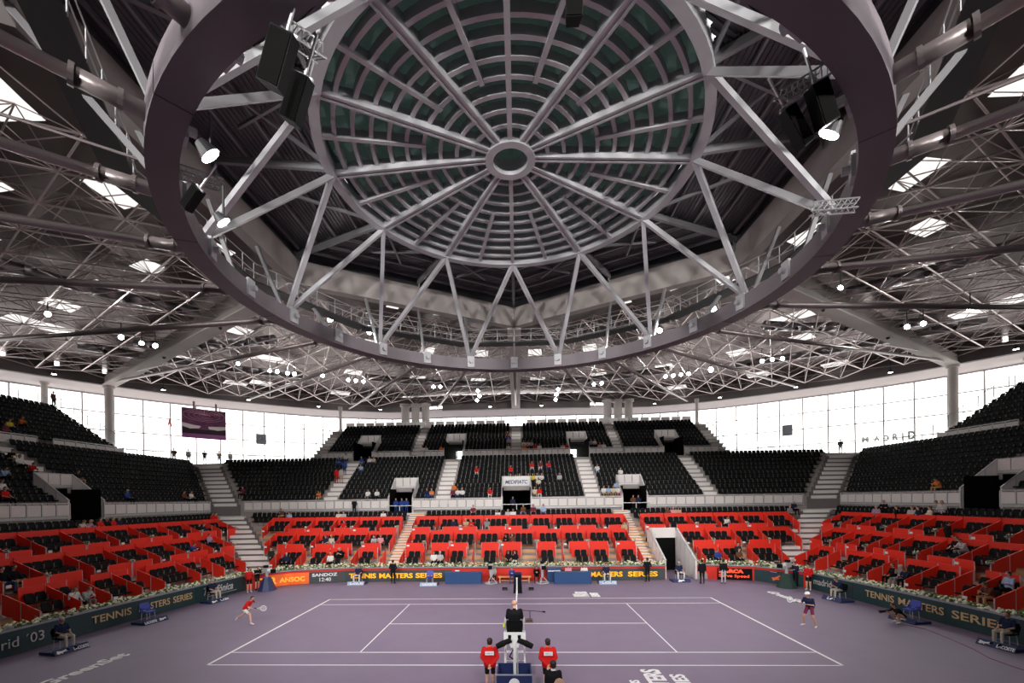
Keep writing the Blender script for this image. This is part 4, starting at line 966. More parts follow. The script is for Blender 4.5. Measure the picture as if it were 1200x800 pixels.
# tall navy cover boxes at the net posts
t = thing('camera_hide', 'tall tapering navy box beyond the far net post', 'box', loc=(.05, 7.25, 0))
for x in (-1, 1): obj('side_wall', MB().prism([(x*.3, -.3, 0), (x*.3, .3, 0), (x*.24, .3, 1.3), (x*.24, -.25, 1.3)], (-x*.03, 0, 0)), 'navy', t)
obj('front_wall', MB().prism([(-.27, -.3, 0), (.27, -.3, 0), (.22, -.26, 1.22), (-.22, -.26, 1.22)], (0, .03, 0)), 'black_plastic', t); obj('back_wall', MB().box(-.27, .27, .27, .3, 0, 1.3), 'navy', t)
t = thing('open_box', 'large open topped navy box standing at the near net post', 'box', loc=(-.03, -8.45, 0))
for lab, bb in (('front_wall', (-.52, .52, -.5, -.46, 0, 1.02)), ('back_wall', (-.52, .52, .46, .5, 0, 1.02)), ('side_wall', (-.52, -.48, -.46, .46, 0, 1.02)), ('side_wall', (.48, .52, -.46, .46, 0, 1.02))): obj(lab, MB().box(*bb), 'navy', t)
obj('rim', MB().box(-.54, .54, -.52, -.47, 1.02, 1.05), 'skirting', t); obj('crest', MB().tube((0, -.50, .78), (0, -.515, .78), .16, n=20), 'white_text', t)
# mast with two side looking cameras inside the open box
t = thing('camera_mast', 'white mast rising from the navy box with two black cameras looking left and right', 'camera mast', loc=(-.02, -8.1, 0))
obj('mast', MB().tube((0, 0, 0), (0, 0, 1.72), .05, n=12), 'white_paint', t); obj('rod', MB().tube((.09, 0, .1), (.09, 0, 1.5), .02, n=8), 'steel_post', t)
obj('head_bracket', MB().prism([(-.12, 0, 1.55), (.12, 0, 1.55), (.2, 0, 1.78), (-.2, 0, 1.78)], (0, .1, 0)), 'white_paint', t)
for s in (-1, 1):
    c_ = MB().tube((s*.10, -.02, 1.80), (s*.36, -.04, 1.70), .075, .09, 12).tube((s*.33, -.04, 1.71), (s*.56, -.05, 1.60), .10, .085, 12).box(min(s*.1, s*.2), max(s*.1, s*.2), -.06, .04, 1.86, 1.93); obj('camera', c_, 'black_plastic', t)
obj('cable_loop', MB().tube((-.04, -.02, 1.5), (-.16, -.02, 1.28), .02, n=6).tube((-.16, -.02, 1.28), (-.05, -.02, 1.2), .02, n=6), 'black_plastic', t)
# umpire chair
UC = (-.02, -7.15)
uc = thing('umpire_chair', 'high white umpire chair with black seat beside the near net post', 'umpire chair', loc=(*UC, 0), rz=R(180))
for x in (-.30, .30):
    for y, yy in ((-.52, -.22), (.42, .24)): obj('leg', MB().bar((x*1.15, y, 0), (x, yy, 1.62), .05), 'white_paint', uc)
for z in (.3, .65, 1.0, 1.3): obj('rung', MB().bar((-.32, -.50 + z*.17, z), (.32, -.50 + z*.17, z), .05, .03), 'white_paint', uc)
for s in (-1, 1): obj('side_brace', MB().bar((s*.34, -.4, .5), (s*.32, .32, 1.1), .035), 'white_paint', uc)
obj('platform', MB().box(-.36, .36, -.5, .28, 1.60, 1.66), 'white_paint', uc); obj('back_board', MB().box(-.36, .36, .30, .34, 1.50, 1.84), 'white_paint', uc)
obj('seat', MB().box(-.25, .25, -.26, .24, 1.90, 1.98), 'black_plastic', uc)
pr_ = [(-.25, .26, 1.84), (.25, .26, 1.84), (.275, .29, 2.1), (.26, .31, 2.23), (-.26, .31, 2.23), (-.275, .29, 2.1)]; obj('backrest', MB().prism(pr_, (0, .05, 0)), 'black_plastic', uc)
for s in (-1, 1): obj('armrest', MB().box(s*.31 - .03, s*.31 + .03, -.28, .2, 2.14, 2.18).bar((s*.31, .15, 1.66), (s*.31, .15, 2.15), .03).bar((s*.31, -.22, 1.66), (s*.31, -.22, 2.15), .03), 'steel_post', uc)
obj('desk', MB().box(-.62, -.36, -.34, -.02, 2.06, 2.09).box(-.6, -.4, -.3, -.1, 2.09, 2.13), 'brown_leather', uc)
ms_t = tag(thing('microphone', 'thin black microphone boom beside the umpire', 'microphone', loc=(.5, -6.95, 2.13)))
obj('stand', MB().tube((0, 0, 0), (0, 0, .26), .012, n=6), 'black_plastic', ms_t); obj('boom', MB().tube((-.35, .02, .30), (.42, -.02, .25), .010, n=6), 'black_plastic', ms_t); obj('capsule', MB().tube((.42, -.02, .25), (.52, -.02, .24), .025, n=8), 'black_plastic', ms_t)
tag(obj('tennis_ball_tube', MB().tube((-.37, -7.42, 2.0), (-.37, -7.42, 2.13), .035, n=10), mat('ball_yellow', (.75, .85, .05), .6)), 'small bright yellow ball tube at the left side of the umpire seat', 'ball tube')

# ------------------------------------------------------------ linesman bases with chairs
CROC = [(0, .02), (.12, 0), (.2, -.06), (.27, -.05), (.25, .02), (.42, .03), (.5, -.04), (.57, -.03), (.54, .06), (.72, .12), (.98, .10), (1, .17), (.8, .2), (.96, .28), (.9, .34), (.66, .26), (.45, .24), (.3, .30), (.12, .34), (.02, .26), (.1, .22), (.05, .14)]
def croc(parent, P, ex, ey, s, out, m='white_text'):
    P, ex, ey, out = Vector(P), Vector(ex).normalized(), Vector(ey), Vector(out); child('crocodile_mark', MB().prism([P + ex*(x*s) + ey*(y*s) for x, y in CROC], out*.01), m, parent)
def base(label, x, y, rz, wordside, seat='white', chair=None):
    T = Matrix.Translation((x, y, 0)) @ Matrix.Rotation(rz, 4, 'Z'); t = thing('sponsor_base', label, 'base', T)
    b = MB().prism([(-.62, -.45, 0), (.62, -.45, 0), (.62, .35, 0), (-.62, .35, 0)], (0, 0, .12)); obj('plinth', b, 'navy', t)
    b = MB().prism([(-.62, -.60, 0), (-.62, -.45, 0), (-.62, -.45, .24)], (1.24, 0, 0)); obj('front_panel', b, 'navy' if seat != 'pale' else mat('pale_blue', (.35, .45, .62), .5), t)
    bpy.context.view_layer.update(); W_m = t.matrix_world; ex, up_ = (W_m.to_3x3() @ Vector((1, 0, 0))), (W_m.to_3x3() @ Vector((0, .15, .24))).normalized(); out = ex.cross(up_)
    if wordside == 'word': text('LACOSTE', W_m @ Vector((-.40, -.575, .04)), W_m @ Vector((.55, -.575, .04)), .15, 'white_text', t, up=up_, bold=.03, out=tuple(out*.012))
    elif wordside == 'both':
        text('LACOSTE', W_m @ Vector((-.58, -.575, .04)), W_m @ Vector((.02, -.575, .04)), .14, 'white_text', t, up=up_, bold=.03, out=tuple(out*.012)); croc(t, W_m @ Vector((.15, -.565, .06)), ex, up_, .38, out*.8)
    elif wordside == 'both2':
        text('LACOSTE', W_m @ Vector((.05, -.575, .04)), W_m @ Vector((.6, -.575, .04)), .14, 'white_text', t, up=up_, bold=.03, out=tuple(out*.012)); croc(t, W_m @ Vector((-.55, -.565, .06)), ex, up_, .38, out*.8)
    else: croc(t, W_m @ Vector((-.3, -.565, .06)), ex, up_, .5, out*.8)
    if chair:
        c = thing('court_chair', chair, 'chair', T @ Matrix.Translation((0, 0, .12))); mm = 'royal_blue' if 'blue' in chair else 'black_plastic'
        obj('seat', MB().prism([(-.24, -.22, .40), (.24, -.22, .40), (.26, .18, .42), (-.26, .18, .42)], (0, 0, .05)), mm, c)
        b = MB(); pts = [(-.25, .2, .50), (.25, .2, .50), (.27, .25, .72), (.2, .28, .86), (-.2, .28, .86), (-.27, .25, .72)]; b.prism(pts, (0, .04, 0)); obj('backrest', b, mm, c)
        for lx in (-.22, .22):
            for ly in (-.18, .2): obj('leg', MB().tube((lx, ly, 0), (lx*.9, ly*.9, .41), .016, n=6), 'steel_post', c)
            obj('armrest', MB().tube((lx*1.12, .2, .42), (lx*1.12, .2, .62), .015, n=6).tube((lx*1.12, .22, .62), (lx*1.12, -.18, .60), .018, n=6), mm, c)
    return T
BASES = {}
def put(px, py, rz, *a, **k):
    x, y, z = at_z(px, py, 0); q_ = {'F1': .75, 'F2': .75, 'F3': .55, 'F4': .2, 'L3': .7, 'L2': .35, 'R1': .35, 'R2': .3}.get(a[0], .1); x += sin(rz)*q_; y -= cos(rz)*q_
    BASES[a[0]] = base(a[1], x, y, rz, *a[2:], **k)
put(72, 762, R(78), 'L1', 'navy sponsor base with white LACOSTE letters under the linesman nearest on the left', 'both2', chair='dark chair of the left linesman sitting nearest the camera')
put(168, 728, R(78), 'L2', 'navy sponsor base under the empty blue chair on the left', 'both', chair='empty blue chair on a base in front of the gold lettering, left side')
put(240, 704, R(76), 'L3', 'navy sponsor base under the linesman in front of the telephone board', 'both2', chair='dark chair of the linesman near the left corner')
put(424, 681.5, 0, 'F1', 'pale sponsor base under the seated linesman at the far left', 'word', seat='pale', chair='chair of the seated linesman at the far left of the court')
put(506, 682.5, 0, 'F2', 'pale sponsor base under the empty blue chair at the far side', 'word', seat='pale', chair='empty blue chair in front of the yellow lettering at the far side')
put(709, 681, 0, 'F3', 'pale sponsor base under the linesman right of the navy tables', 'word', seat='pale', chair='chair of the linesman right of the navy tables')
put(795, 680, 0, 'F4', 'navy sponsor base with white crocodile in front of the dark tunnel', 'croc', chair='chair of the white haired linesman in front of the tunnel')
put(990, 703, R(-80), 'R1', "navy sponsor base with white crocodile under the linesman by the madrid '03 lettering", 'croc', chair='dark chair of the linesman by the right corner lettering')
put(1074, 727, R(-80), 'R2', 'navy sponsor base with white crocodile under the empty blue chair on the right', 'croc', chair='empty blue chair behind the crouching photographer')
put(1182, 758, R(-80), 'R3', 'navy sponsor base with LACOSTE letters under the linesman nearest on the right', 'both2', chair='dark chair of the right linesman sitting nearest the camera')

# ------------------------------------------------------------ far side furniture
def table(label, px0, px1, py, D=.9):
    a, c = at_z(px0, py, 0), at_z(px1, py, 0); x0, x1, y = a[0], c[0], (a[1] + c[1])/2; t = thing('table', label, 'table', loc=((x0 + x1)/2, y, 0)); W = x1 - x0
    obj('front_skirt', MB().box(-W/2, W/2, 0, .03, 0, .80), 'navy_table', t); obj('table_top', MB().box(-W/2 - .03, W/2 + .03, -.02, D*.6, .80, .85), 'navy_table', t)
    for s in (-1, 1): obj('side_skirt', MB().box(s*W/2 - .015, s*W/2 + .015, .03, D*.55, 0, .8), 'navy_table', t)
table('long navy table with nobody behind it, left of the far net post', 522, 564, 684); table('long navy table with two people behind it, right of the far net post', 650, 693, 684)
a = at_z(641, 681, 0); t = thing('navy_cabinet', 'navy cabinet with a white stripe against the far red wall', 'cabinet', loc=(a[0], 10.75, 0)); obj('body', MB().box(0, 1.05, 0, .45, 0, 1.02), 'navy_table', t); obj('white_stripe', MB().box(.06, .98, -.01, 0, .78, .88), 'white_text', t)
a = at_z(538.5, 679, 0); c = thing('plastic_chair', 'white plastic chair behind the left navy table', 'chair', loc=(a[0], 10.6, 0)); obj('seat', MB().box(-.22, .22, -.25, .18, .42, .46), 'white_paint', c); obj('backrest', MB().prism([(-.22, .18, .46), (.22, .18, .46), (.16, .24, .92), (-.16, .24, .92)], (0, .03, 0)), 'white_paint', c)
for x in (-.2, .2):
    for y in (-.22, .16): obj('leg', MB().tube((x, y, 0), (x*.9, y*.9, .43), .018, n=6), 'white_paint', c)
a = at_z(584, 681, 0); t = thing('wooden_bench', 'low yellow wooden bench against the far red wall', 'bench', loc=(a[0], 10.75, 0)); obj('seat_board', MB().box(0, 2.45, -.17, .17, .40, .45), 'bench_wood', t); obj('stretcher', MB().box(.1, 2.35, -.03, .03, .12, .17), 'bench_wood', t)
for x in (.15, 1.22, 2.3):
    for y in (-.13, .13): obj('leg', MB().box(x - .03, x + .03, y - .03, y + .03, 0, .40), 'bench_wood', t)
for x, n in ((591.5, 'left'), (622.5, 'right')):
    a = at_z(x, 691.5, 0); t = thing('floor_monitor', 'small black box on the floor %s of the far net post' % n, 'box', loc=a); obj('cabinet', MB().prism([(-.17, 0, 0), (-.17, .28, 0), (-.17, .28, .14), (-.17, .06, .20), (-.17, 0, .14)], (.34, 0, 0)), 'black_plastic', t); obj('grille', MB().box(-.14, .14, -.01, 0, .03, .12), 'lamp_body', t)
def tvcam(label, x, y, rz, cloth=None, s=1, h=1.15):
    T = Matrix.Translation((x, y, 0)) @ Matrix.Rotation(rz, 4, 'Z'); t = thing('television_camera', label, 'camera', T)
    if cloth:
        b = MB().lathe([(.001, 0), (.62, 0), (.5, .3), (.26, .92), (.001, .95)], 9); obj('draped_cloth', b, cloth, t)
    else:
        for k in range(3): a_ = 2*pi*k/3; obj('leg', MB().tube((.45*cos(a_), .45*sin(a_), .04), (0, 0, .55), .03, n=8), 'tv_body', t)
        obj('dolly', MB().lathe([(.3, .03), (.5, .03), (.5, .08), (.3, .08)], 12), 'tv_body', t)
    obj('column', MB().tube((0, 0, .5), (0, 0, h), .09, n=12), 'tv_body', t)
    obj('body', MB().box(-.14, .14, -.25, .35, h, h + .32), 'tv_body', t); obj('lens', MB().tube((0, -.25, h + .16), (0, -.72, h + .16), .11, .13, 14), 'white_paint' if cloth else 'tv_body', t); obj('lens_hood', MB().box(-.15, .15, -.85, -.7, h + .03, h + .29), 'black_plastic', t)
    obj('viewfinder', MB().box(-.12, .12, .0, .25, h + .33, h + .5), 'black_plastic', t); obj('pan_bar', MB().tube((.1, .3, h), (.2, .7, h - .15), .015, n=6), 'black_plastic', t)
a = at_z(576, 682, 0); tvcam('television camera on a dolly against the red wall left of the bench', a[0], 10.3, 0); a = at_z(635, 681, 0); tvcam('television camera on a dolly right of the bench', a[0], 10.3, R(5), h=1.1)
a = at_z(312, 690, 0); tvcam('television camera on a pedestal draped in blue cloth in the left corner', a[0] + .3, a[1] - .4, R(60), 'navy', h=1.25); a = at_z(922, 688, 0); tvcam('television camera on a pedestal draped in dark green cloth in the right corner', a[0], a[1], R(-60), 'green_cloth', h=1.35)
# writing on the court floor
def floor_text(label, s, p0, p1, h, upv, **k):
    o = thing('floor_lettering', label, 'lettering', loc=(p0[0], p0[1], .005)); text(s, (*p0[:2], .008), (*p1[:2], .008), h, 'white_line', o, up=(*upv, 0), name='painted_letters', **k)
a, c = at_z(56, 804, 0), at_z(155, 766, 0); floor_text('white GreenSet lettering painted on the carpet at the lower left', 'GreenSet', a, c, .62, (-1, .05), bold=.03, italic=.2)
a, c = at_z(897, 693, 0), at_z(938, 707, 0); floor_text('white GreenSet lettering painted on the carpet in front of the right corner', 'GreenSet', a, c, .6, (1, .1), bold=.03, italic=.2)
a = at_z(745, 806, 0)
for i, (w, x, y0, L, h) in enumerate((('TENNIS', 4.15, -6.8, 1.3, .34), ('MASTERS', 5.1, -5.85, 2.6, .68), ('SERIES', 5.82, -6.3, 1.8, .52))):
    floor_text('white %s lettering painted on the carpet at the lower right of the court' % w, w, (x, y0 - L, 0), (x, y0, 0), h, (-1, 0), bold=.03)
for i, (w, px, L, h) in enumerate((('TENNIS', 679.5, .85, .38), ('MASTERS', 691, 1.5, .8), ('SERIES', 703.5, 1.15, .55))):
    a = at_z(px, 698.5, 0); floor_text('white %s lettering painted on the carpet beyond the far sideline' % w, w, (a[0], 5.85, 0), (a[0], 5.85 + L, 0), h, (-1, 0), bold=.04)
# red cable
b = MB(); pts = [Vector(at_z(x, y, .01)) for x, y in ((1062, 732), (1085, 737), (1110, 747), (1140, 760), (1160, 771), (1185, 780), (1215, 790))]
for p, q in zip(pts, pts[1:]): b.tube(p, q, .012, n=5)
tag(obj('cable', b, mat('cable_red', (.25, .02, .05), .5)), 'thin dark red cable lying on the carpet at the lower right', 'cable')
# ------------------------------------------------------------ people
SKIN = [mat('skin_light', (.72, .42, .30), .55), mat('skin_tan', (.52, .29, .19), .55)]
COL = {}
def cl(n, c, r=.8):
    COL[n] = mat('cloth_' + n, c, r, spec=.08)
for n, c in dict(black=(.012, .012, .015), white=(.78, .77, .76), red=(.62, .02, .02), blue=(.03, .07, .30), lightblue=(.33, .48, .72), grey=(.25, .26, .28), tan=(.52, .38, .22), orange=(.75, .20, .05), navy=(.02, .028, .07), yellow=(.75, .62, .05), pink=(.75, .32, .38), brown=(.16, .06, .04), jeans=(.05, .10, .26), cream=(.66, .60, .48), lilac=(.42, .30, .45), green=(.025, .035, .025), maroon=(.20, .03, .07), palegrey=(.5, .5, .52)).items(): cl(n, c)
HAIR = {'dark': mat('hair_dark', (.02, .012, .008), .6), 'brown': mat('hair_brown', (.10, .045, .02), .6), 'grey': mat('hair_grey', (.45, .43, .41), .6), 'blond': mat('hair_blond', (.5, .32, .13), .6)}
mat('eye_dark', (.02, .015, .012), .3)
# regions: 0 skin 1 shirt 2 trousers 3 shoes 4 forearm 5 shin 6 eye/mouth
def capsule(a, b, ra, rb, n=10):
    a, b = Vector(a), Vector(b); d = b - a; L = d.length; d = d.normalized() if L > 1e-5 else Vector((0, 0, 1)); x = d.orthogonal().normalized(); y = d.cross(x); rings = []
    for i in range(4): t = pi/2*(1 - i/3.0); rings.append((a - d*ra*sin(t), ra*cos(t)))
    for i in range(4): t = pi/2*i/3.0; rings.append((b + d*rb*sin(t), rb*cos(t)))
    v = [p + x*(max(r, 1e-4)*cos(2*pi*k/n)) + y*(max(r, 1e-4)*sin(2*pi*k/n)) for p, r in rings for k in range(n)]; q = len(rings)
    return v, [(i*n + k, i*n + (k+1) % n, (i+1)*n + (k+1) % n, (i+1)*n + k) for i in range(q-1) for k in range(n)] + [tuple(range(n))[::-1], tuple(range((q-1)*n, q*n))]
def hand(C, wrist, dirn, palm, side, sc=1, curl=.5, fine=False):
    """palm + five fingers; dirn along fingers, palm = palm facing direction"""
    w, d, pn = Vector(wrist), Vector(dirn).normalized(), Vector(palm).normalized(); s = d.cross(pn).normalized()*side
    k = w + d*.085*sc
    for o_ in (-.026, -.009, .009, .026): C.append((w + s*o_*.6*sc, k + s*o_*sc, .016*sc, .015*sc, 0))
    r = .0085 if fine else .0095
    for o_, L in ((-.029, .068), (-.010, .082), (.010, .076), (.028, .060)):
        p = k + s*o_*sc; m = p + (d + pn*curl*.5).normalized()*L*.5*sc; e = m + (d*(1 - curl*.6) + pn*curl).normalized()*L*.5*sc
        C.append((p, m, r*sc, r*.95*sc, 0)); C.append((m, e, r*.95*sc, r*.8*sc, 0))
    p = w + d*.025*sc - s*.025*sc; m = p + (d*.5 - s*.8 + pn*.2).normalized()*.035*sc; e = m + (d*.9 - s*.25 + pn*.35*(1 + curl)).normalized()*.03*sc
    C.append((p, m, .012*sc, .011*sc, 0)); C.append((m, e, .011*sc, .009*sc, 0))
def body(J, voxel=.019, sleeve=True, shorts=False, female=False, fine=False, coat=False):
    C = []; V = {k: Vector(v) for k, v in J.items()}
    pel, che, nek, hd = V['pelvis'], V['chest'], V['neck'], V['head']
    up = (che - pel).normalized(); rt = (V['sl'] - V['sr']).normalized(); fw = V.get('face', Vector((0, -1, 0))).normalized(); hx = (hd - nek).normalized()
    sp = pel.lerp(che, .5)
    for s in (-1, 1):
        C.append((pel + rt*s*.085, sp + rt*s*.075, .105, .10, 1 if not shorts else 1)); C.append((sp + rt*s*.075, che + rt*s*.085, .10, .115, 1))
        C.append((che + rt*s*.07, (V['sl'] if s > 0 else V['sr']) - rt*s*.03 - up*.01, .11, .062, 1))
    C.append((pel, sp, .12, .11, 1)); C.append((sp, che, .11, .125, 1)); C.append((che + up*.04, nek - hx*.02, .09, .055, 1))
    C.append((nek, hd - hx*.06, .052, .05, 0))
    hr = hd + hx*.03; C.append((hr + fw*.0 - fw*.02, hr + fw*.012, .090, .085, 0)); C.append((hd - hx*.01 + fw*.02, hd - hx*.065 + fw*.045, .068, .045, 0))
    C.append((hd - hx*.005 + fw*.09, hd - hx*.028 + fw*.108, .012, .017, 0)); lr = hx.cross(fw).normalized()
    for s in (-1, 1): C.append((hd + lr*s*.083 - hx*.02, hd + lr*s*.088 + hx*.02, .014, .017, 0))
    for S, s in (('l', 1), ('r', -1)):
        sh, el, wr = V['s' + S], V['e' + S], V['w' + S]
        C.append((sh, el, .056, .043, 1)); C.append((el, wr, .040, .027 if not sleeve else .034, 4))
        hv = V.get('hd' + S, (wr - el).normalized()); pn = V.get('hp' + S, Vector((0, 1, 0)) if abs(hv.y) < .7 else Vector((0, 0, -1)))
        hand(C, wr, hv, pn, s, fine=fine, curl=J.get('curl', .5) if 'curl' in J else .5)
        hp, kn, an, to = V['h' + S], V['k' + S], V['a' + S], V['t' + S]
        C.append((hp, kn, .088, .062, 2)); C.append((kn, an, .055, .040, 5)); C.append((kn + (an - kn)*.2 + Vector((0, .02, 0)), kn + (an - kn)*.5 + Vector((0, .015, 0)), .05, .045, 5))
        C.append((pel + rt*s*.07, hp, .11, .095, 2)); C.append((an - Vector((0, 0, .02)), to, .042, .036, 3)); C.append((an - Vector((0, 0, .03)) - (to - an).normalized()*.05, an, .036, .042, 3))
        if coat:
            C.append((pel + rt*s*.075 + up*.1, pel + rt*s*.08 - up*.06, .125, .13, 1)); C.append((sp + rt*s*.08, che + rt*s*.10 + up*.02, .118, .125, 1)); C.append((sh + rt*s*.005 - up*.01, el, .070, .055, 1)); C.append((el, wr, .054, .045, 4))
    if female: C.append((che - up*.02 + fw*.06 + rt*.06, che - up*.02 + fw*.06 - rt*.06, .07, .07, 1))
    mb = MB()
    for a, b, ra, rb, g in C: v, f = capsule(a, b, ra, rb); mb.add(v, f)
    me = mesh('body_raw', mb, []); o = bpy.data.objects.new('raw', me); col.objects.link(o)
    md = o.modifiers.new('r', 'REMESH'); md.mode = 'VOXEL'; md.voxel_size = voxel; sm = o.modifiers.new('s', 'SMOOTH'); sm.factor = .5; sm.iterations = 2 if voxel > .012 else 3
    bpy.context.view_layer.update(); out = bpy.data.meshes.new_from_object(o.evaluated_get(bpy.context.evaluated_depsgraph_get())); bpy.data.objects.remove(o)
    n = len(out.polygons); cen = np.empty(n*3); out.polygons.foreach_get('center', cen); cen = cen.reshape(-1, 3)
    A = np.array([tuple(Vector(c[0])) for c in C]); B = np.array([tuple(Vector(c[1])) for c in C]); ra = np.array([c[2] for c in C]); rb = np.array([c[3] for c in C]); G = np.array([c[4] for c in C])
    best = np.full(n, 1e9); reg = np.zeros(n, int)
    for i in range(len(C)):
        d = B[i] - A[i]; L2 = max(1e-9, d @ d); t = np.clip(((cen - A[i]) @ d)/L2, 0, 1); ds = np.linalg.norm(cen - A[i] - t[:, None]*d, axis=1) - (ra[i]*(1-t) + rb[i]*t); m_ = ds < best; best[m_] = ds[m_]; reg[m_] = G[i]
    ey = [np.array(hd + hx*.012 + fw*.09 + lr*s*.034) for s in (-1, 1)] + [np.array(hd - hx*.062 + fw*.088)]
    rad = [.014, .014, .016] if fine or voxel < .012 else [.018, .018, .015]
    for e, r_ in zip(ey, rad): reg[(np.linalg.norm(cen - e, axis=1) < r_) & (reg == 0)] = 6
    if shorts:
        for S in 'lr':   # lower half of the thigh bare
            hp, kn = np.array(V['h' + S]), np.array(V['k' + S]); d = kn - hp; t = ((cen - hp) @ d)/(d @ d); near_ = np.linalg.norm(cen - hp - np.clip(t, 0, 1)[:, None]*d, axis=1) < .11
            reg[(reg == 2) & near_ & (t > (.72 if shorts == 1 else .5))] = 5
    for k in range(7): out.materials.append(SKIN[0])
    out.polygons.foreach_set('material_index', reg.tolist()); out.polygons.foreach_set('use_smooth', [True]*n); out.update()
    hm = MB(); hc = hd + hx*.042 - fw*.022; hm.ball((0, 0, 0), (.094, .104, .094), 14, 10)
    q = fw.to_track_quat('-Y', 'Z').to_matrix().to_4x4(); hm2 = MB().merge(hm, Matrix.Translation(hc) @ q); hm3 = MB().ball((0, 0, 0), (.085, .06, .085), 12, 8); hm2.merge(hm3, Matrix.Translation(hd - hx*.015 - fw*.045) @ q)
    return out, mesh('hair', hm2, [HAIR['dark']], True), mb
def base_stand(**k):
    J = dict(pelvis=(0, 0, .97), chest=(0, .01, 1.30), neck=(0, .015, 1.475), head=(0, -.01, 1.62), sl=(.185, .01, 1.42), sr=(-.185, .01, 1.42), el=(.235, .03, 1.14), er=(-.235, .03, 1.14), wl=(.24, -.04, .91), wr=(-.24, -.04, .91),
             hl=(.09, 0, .90), hr=(-.09, 0, .90), kl=(.10, -.015, .49), kr=(-.10, -.015, .49), al=(.105, .02, .085), ar=(-.105, .02, .085), tl=(.13, -.13, .04), tr=(-.13, -.13, .04)); J.update(k); return J
def base_sit(**k):
    J = dict(pelvis=(0, .06, .55), chest=(0, .10, .88), neck=(0, .08, 1.06), head=(0, .04, 1.205), sl=(.185, .09, 1.0), sr=(-.185, .09, 1.0), el=(.25, .02, .74), er=(-.25, .02, .74), wl=(.13, -.22, .66), wr=(-.13, -.22, .66), hdl=(-.2, -1, -.15), hdr=(.2, -1, -.15),
             hl=(.09, .02, .53), hr=(-.09, .02, .53), kl=(.13, -.40, .53), kr=(-.13, -.40, .53), al=(.13, -.42, .10), ar=(-.13, -.42, .10), tl=(.14, -.57, .045), tr=(-.14, -.57, .045)); J.update(k); return J
POSES = {
 'stand': base_stand(), 'back': base_stand(wl=(.06, .17, .95), wr=(-.06, .18, .93), el=(.26, .10, 1.16), er=(-.26, .10, 1.16), hdl=(-.7, .1, -.7), hdr=(.7, .1, -.7), hpl=(0, 1, 0), hpr=(0, 1, 0)),
 'front': base_stand(wl=(.07, -.16, .98), wr=(-.07, -.17, .96), el=(.27, -.0, 1.15), er=(-.27, -.0, 1.15), hdl=(-.8, -.1, -.5), hdr=(.8, -.1, -.5)),
 'cross': base_stand(wl=(-.07, -.19, 1.20), wr=(.07, -.2, 1.16), el=(.25, -.06, 1.14), er=(-.25, -.06, 1.14), hdl=(-1, 0, .1), hdr=(1, 0, .1)),
 'operate': base_stand(chest=(0, -.06, 1.28), neck=(0, -.1, 1.44), head=(0, -.17, 1.57), sl=(.185, -.07, 1.39), sr=(-.185, -.07, 1.39), el=(.25, -.15, 1.15), er=(-.25, -.15, 1.17), wl=(.14, -.38, 1.2), wr=(-.14, -.38, 1.22), hdl=(-.1, -1, 0), hdr=(.1, -1, 0)),
 'sit': base_sit(), 'sit_arms': base_sit(wl=(-.06, -.10, .82), wr=(.06, -.12, .78), el=(.24, .0, .74), er=(-.24, 0, .74), hdl=(-1, 0, .1), hdr=(1, 0, .1)),
 'sit_lean': base_sit(chest=(0, -.06, .85), neck=(0, -.15, 1.0), head=(0, -.23, 1.12), sl=(.185, -.10, .95), sr=(-.185, -.10, .95), el=(.2, -.30, .68), er=(-.2, -.30, .68), wl=(.05, -.45, .78), wr=(-.05, -.45, .76), hdl=(-.6, -.4, .3), hdr=(.6, -.4, .3)),
 'sit_side': base_sit(head=(.02, .03, 1.205), face=(-.7, -.7, 0), er=(-.28, .03, .76), wr=(-.14, -.1, .95), hdr=(.5, -.3, .8), wl=(.1, -.25, .64)),
 'sit_wide': base_sit(kl=(.22, -.38, .54), kr=(-.22, -.38, .54), al=(.20, -.38, .10), ar=(-.20, -.38, .10), tl=(.25, -.53, .045), tr=(-.25, -.53, .045), wl=(.18, -.28, .64), wr=(-.18, -.28, .64)),
}
_pc = {}
def person_meshes(pose, sleeve, shorts, female=False, voxel=.02, fine=False, coat=False):
    k = (pose, sleeve, shorts, female, voxel, coat)
    if k not in _pc: _pc[k] = body(POSES[pose], voxel, sleeve, shorts, female, fine, coat)[:2]
    return _pc[k]
CATN = 'person'
def person(label, T, pose='sit', shirt='white', pants='black', hair='dark', skin=0, sleeve=True, shorts=0, shoes='black', female=False, voxel=.02, fine=False, scale=1, group=None, name='person', coat=False):
    me, hm = person_meshes(pose, sleeve, shorts, female, voxel, fine, coat); t = thing(name, label, 'person', T @ Matrix.Scale(scale, 4), group)
    o = bpy.data.objects.new('body', me); col.objects.link(o); o.parent = t; sk = SKIN[skin]
    for i, m_ in enumerate((sk, COL[shirt], COL[pants], COL[shoes], COL[shirt] if sleeve else sk, sk if shorts else COL[pants], M('eye_dark'))):
        o.material_slots[i].link = 'OBJECT'; o.material_slots[i].material = m_
    if hair != 'bald':
        h = bpy.data.objects.new('hair', hm); col.objects.link(h); h.parent = t; h.material_slots[0].link = 'OBJECT'; h.material_slots[0].material = HAIR[hair]
    return t
def seat_spot(side, px, py, tier, hh=1.25):
    """nearest seat whose occupant's head would appear at the pixel"""
    best = None
    for (sd, s, d, z, T) in SEATS_BY[side]:
        if tier and not (tier[0] <= d <= tier[1]): continue
        x, y, D = project(*(T @ Vector((0, .05, hh - .02))))
        e = abs(x - px) + 1.3*abs(y - py)
        if (best is None or e < best[0]) and id(T) not in USED: best = (e, T, d)
    USED.add(id(best[1])); return best[1]
USED = set(); SEATS_BY = {s: [q for q in SEATS if q[0] == s] for s in ('far', 'left', 'right')}
LO, MI, UP, BX = (7.5, 9.5), (11, 20), (20.5, 28), (0, 7.3)
def pl(side, px, py, d):                 # floor text for labels
    return {LO: 'in the open rows just above the red boxes', MI: 'in the middle tier', UP: 'in the upper tier', BX: 'inside a red box'}[d]
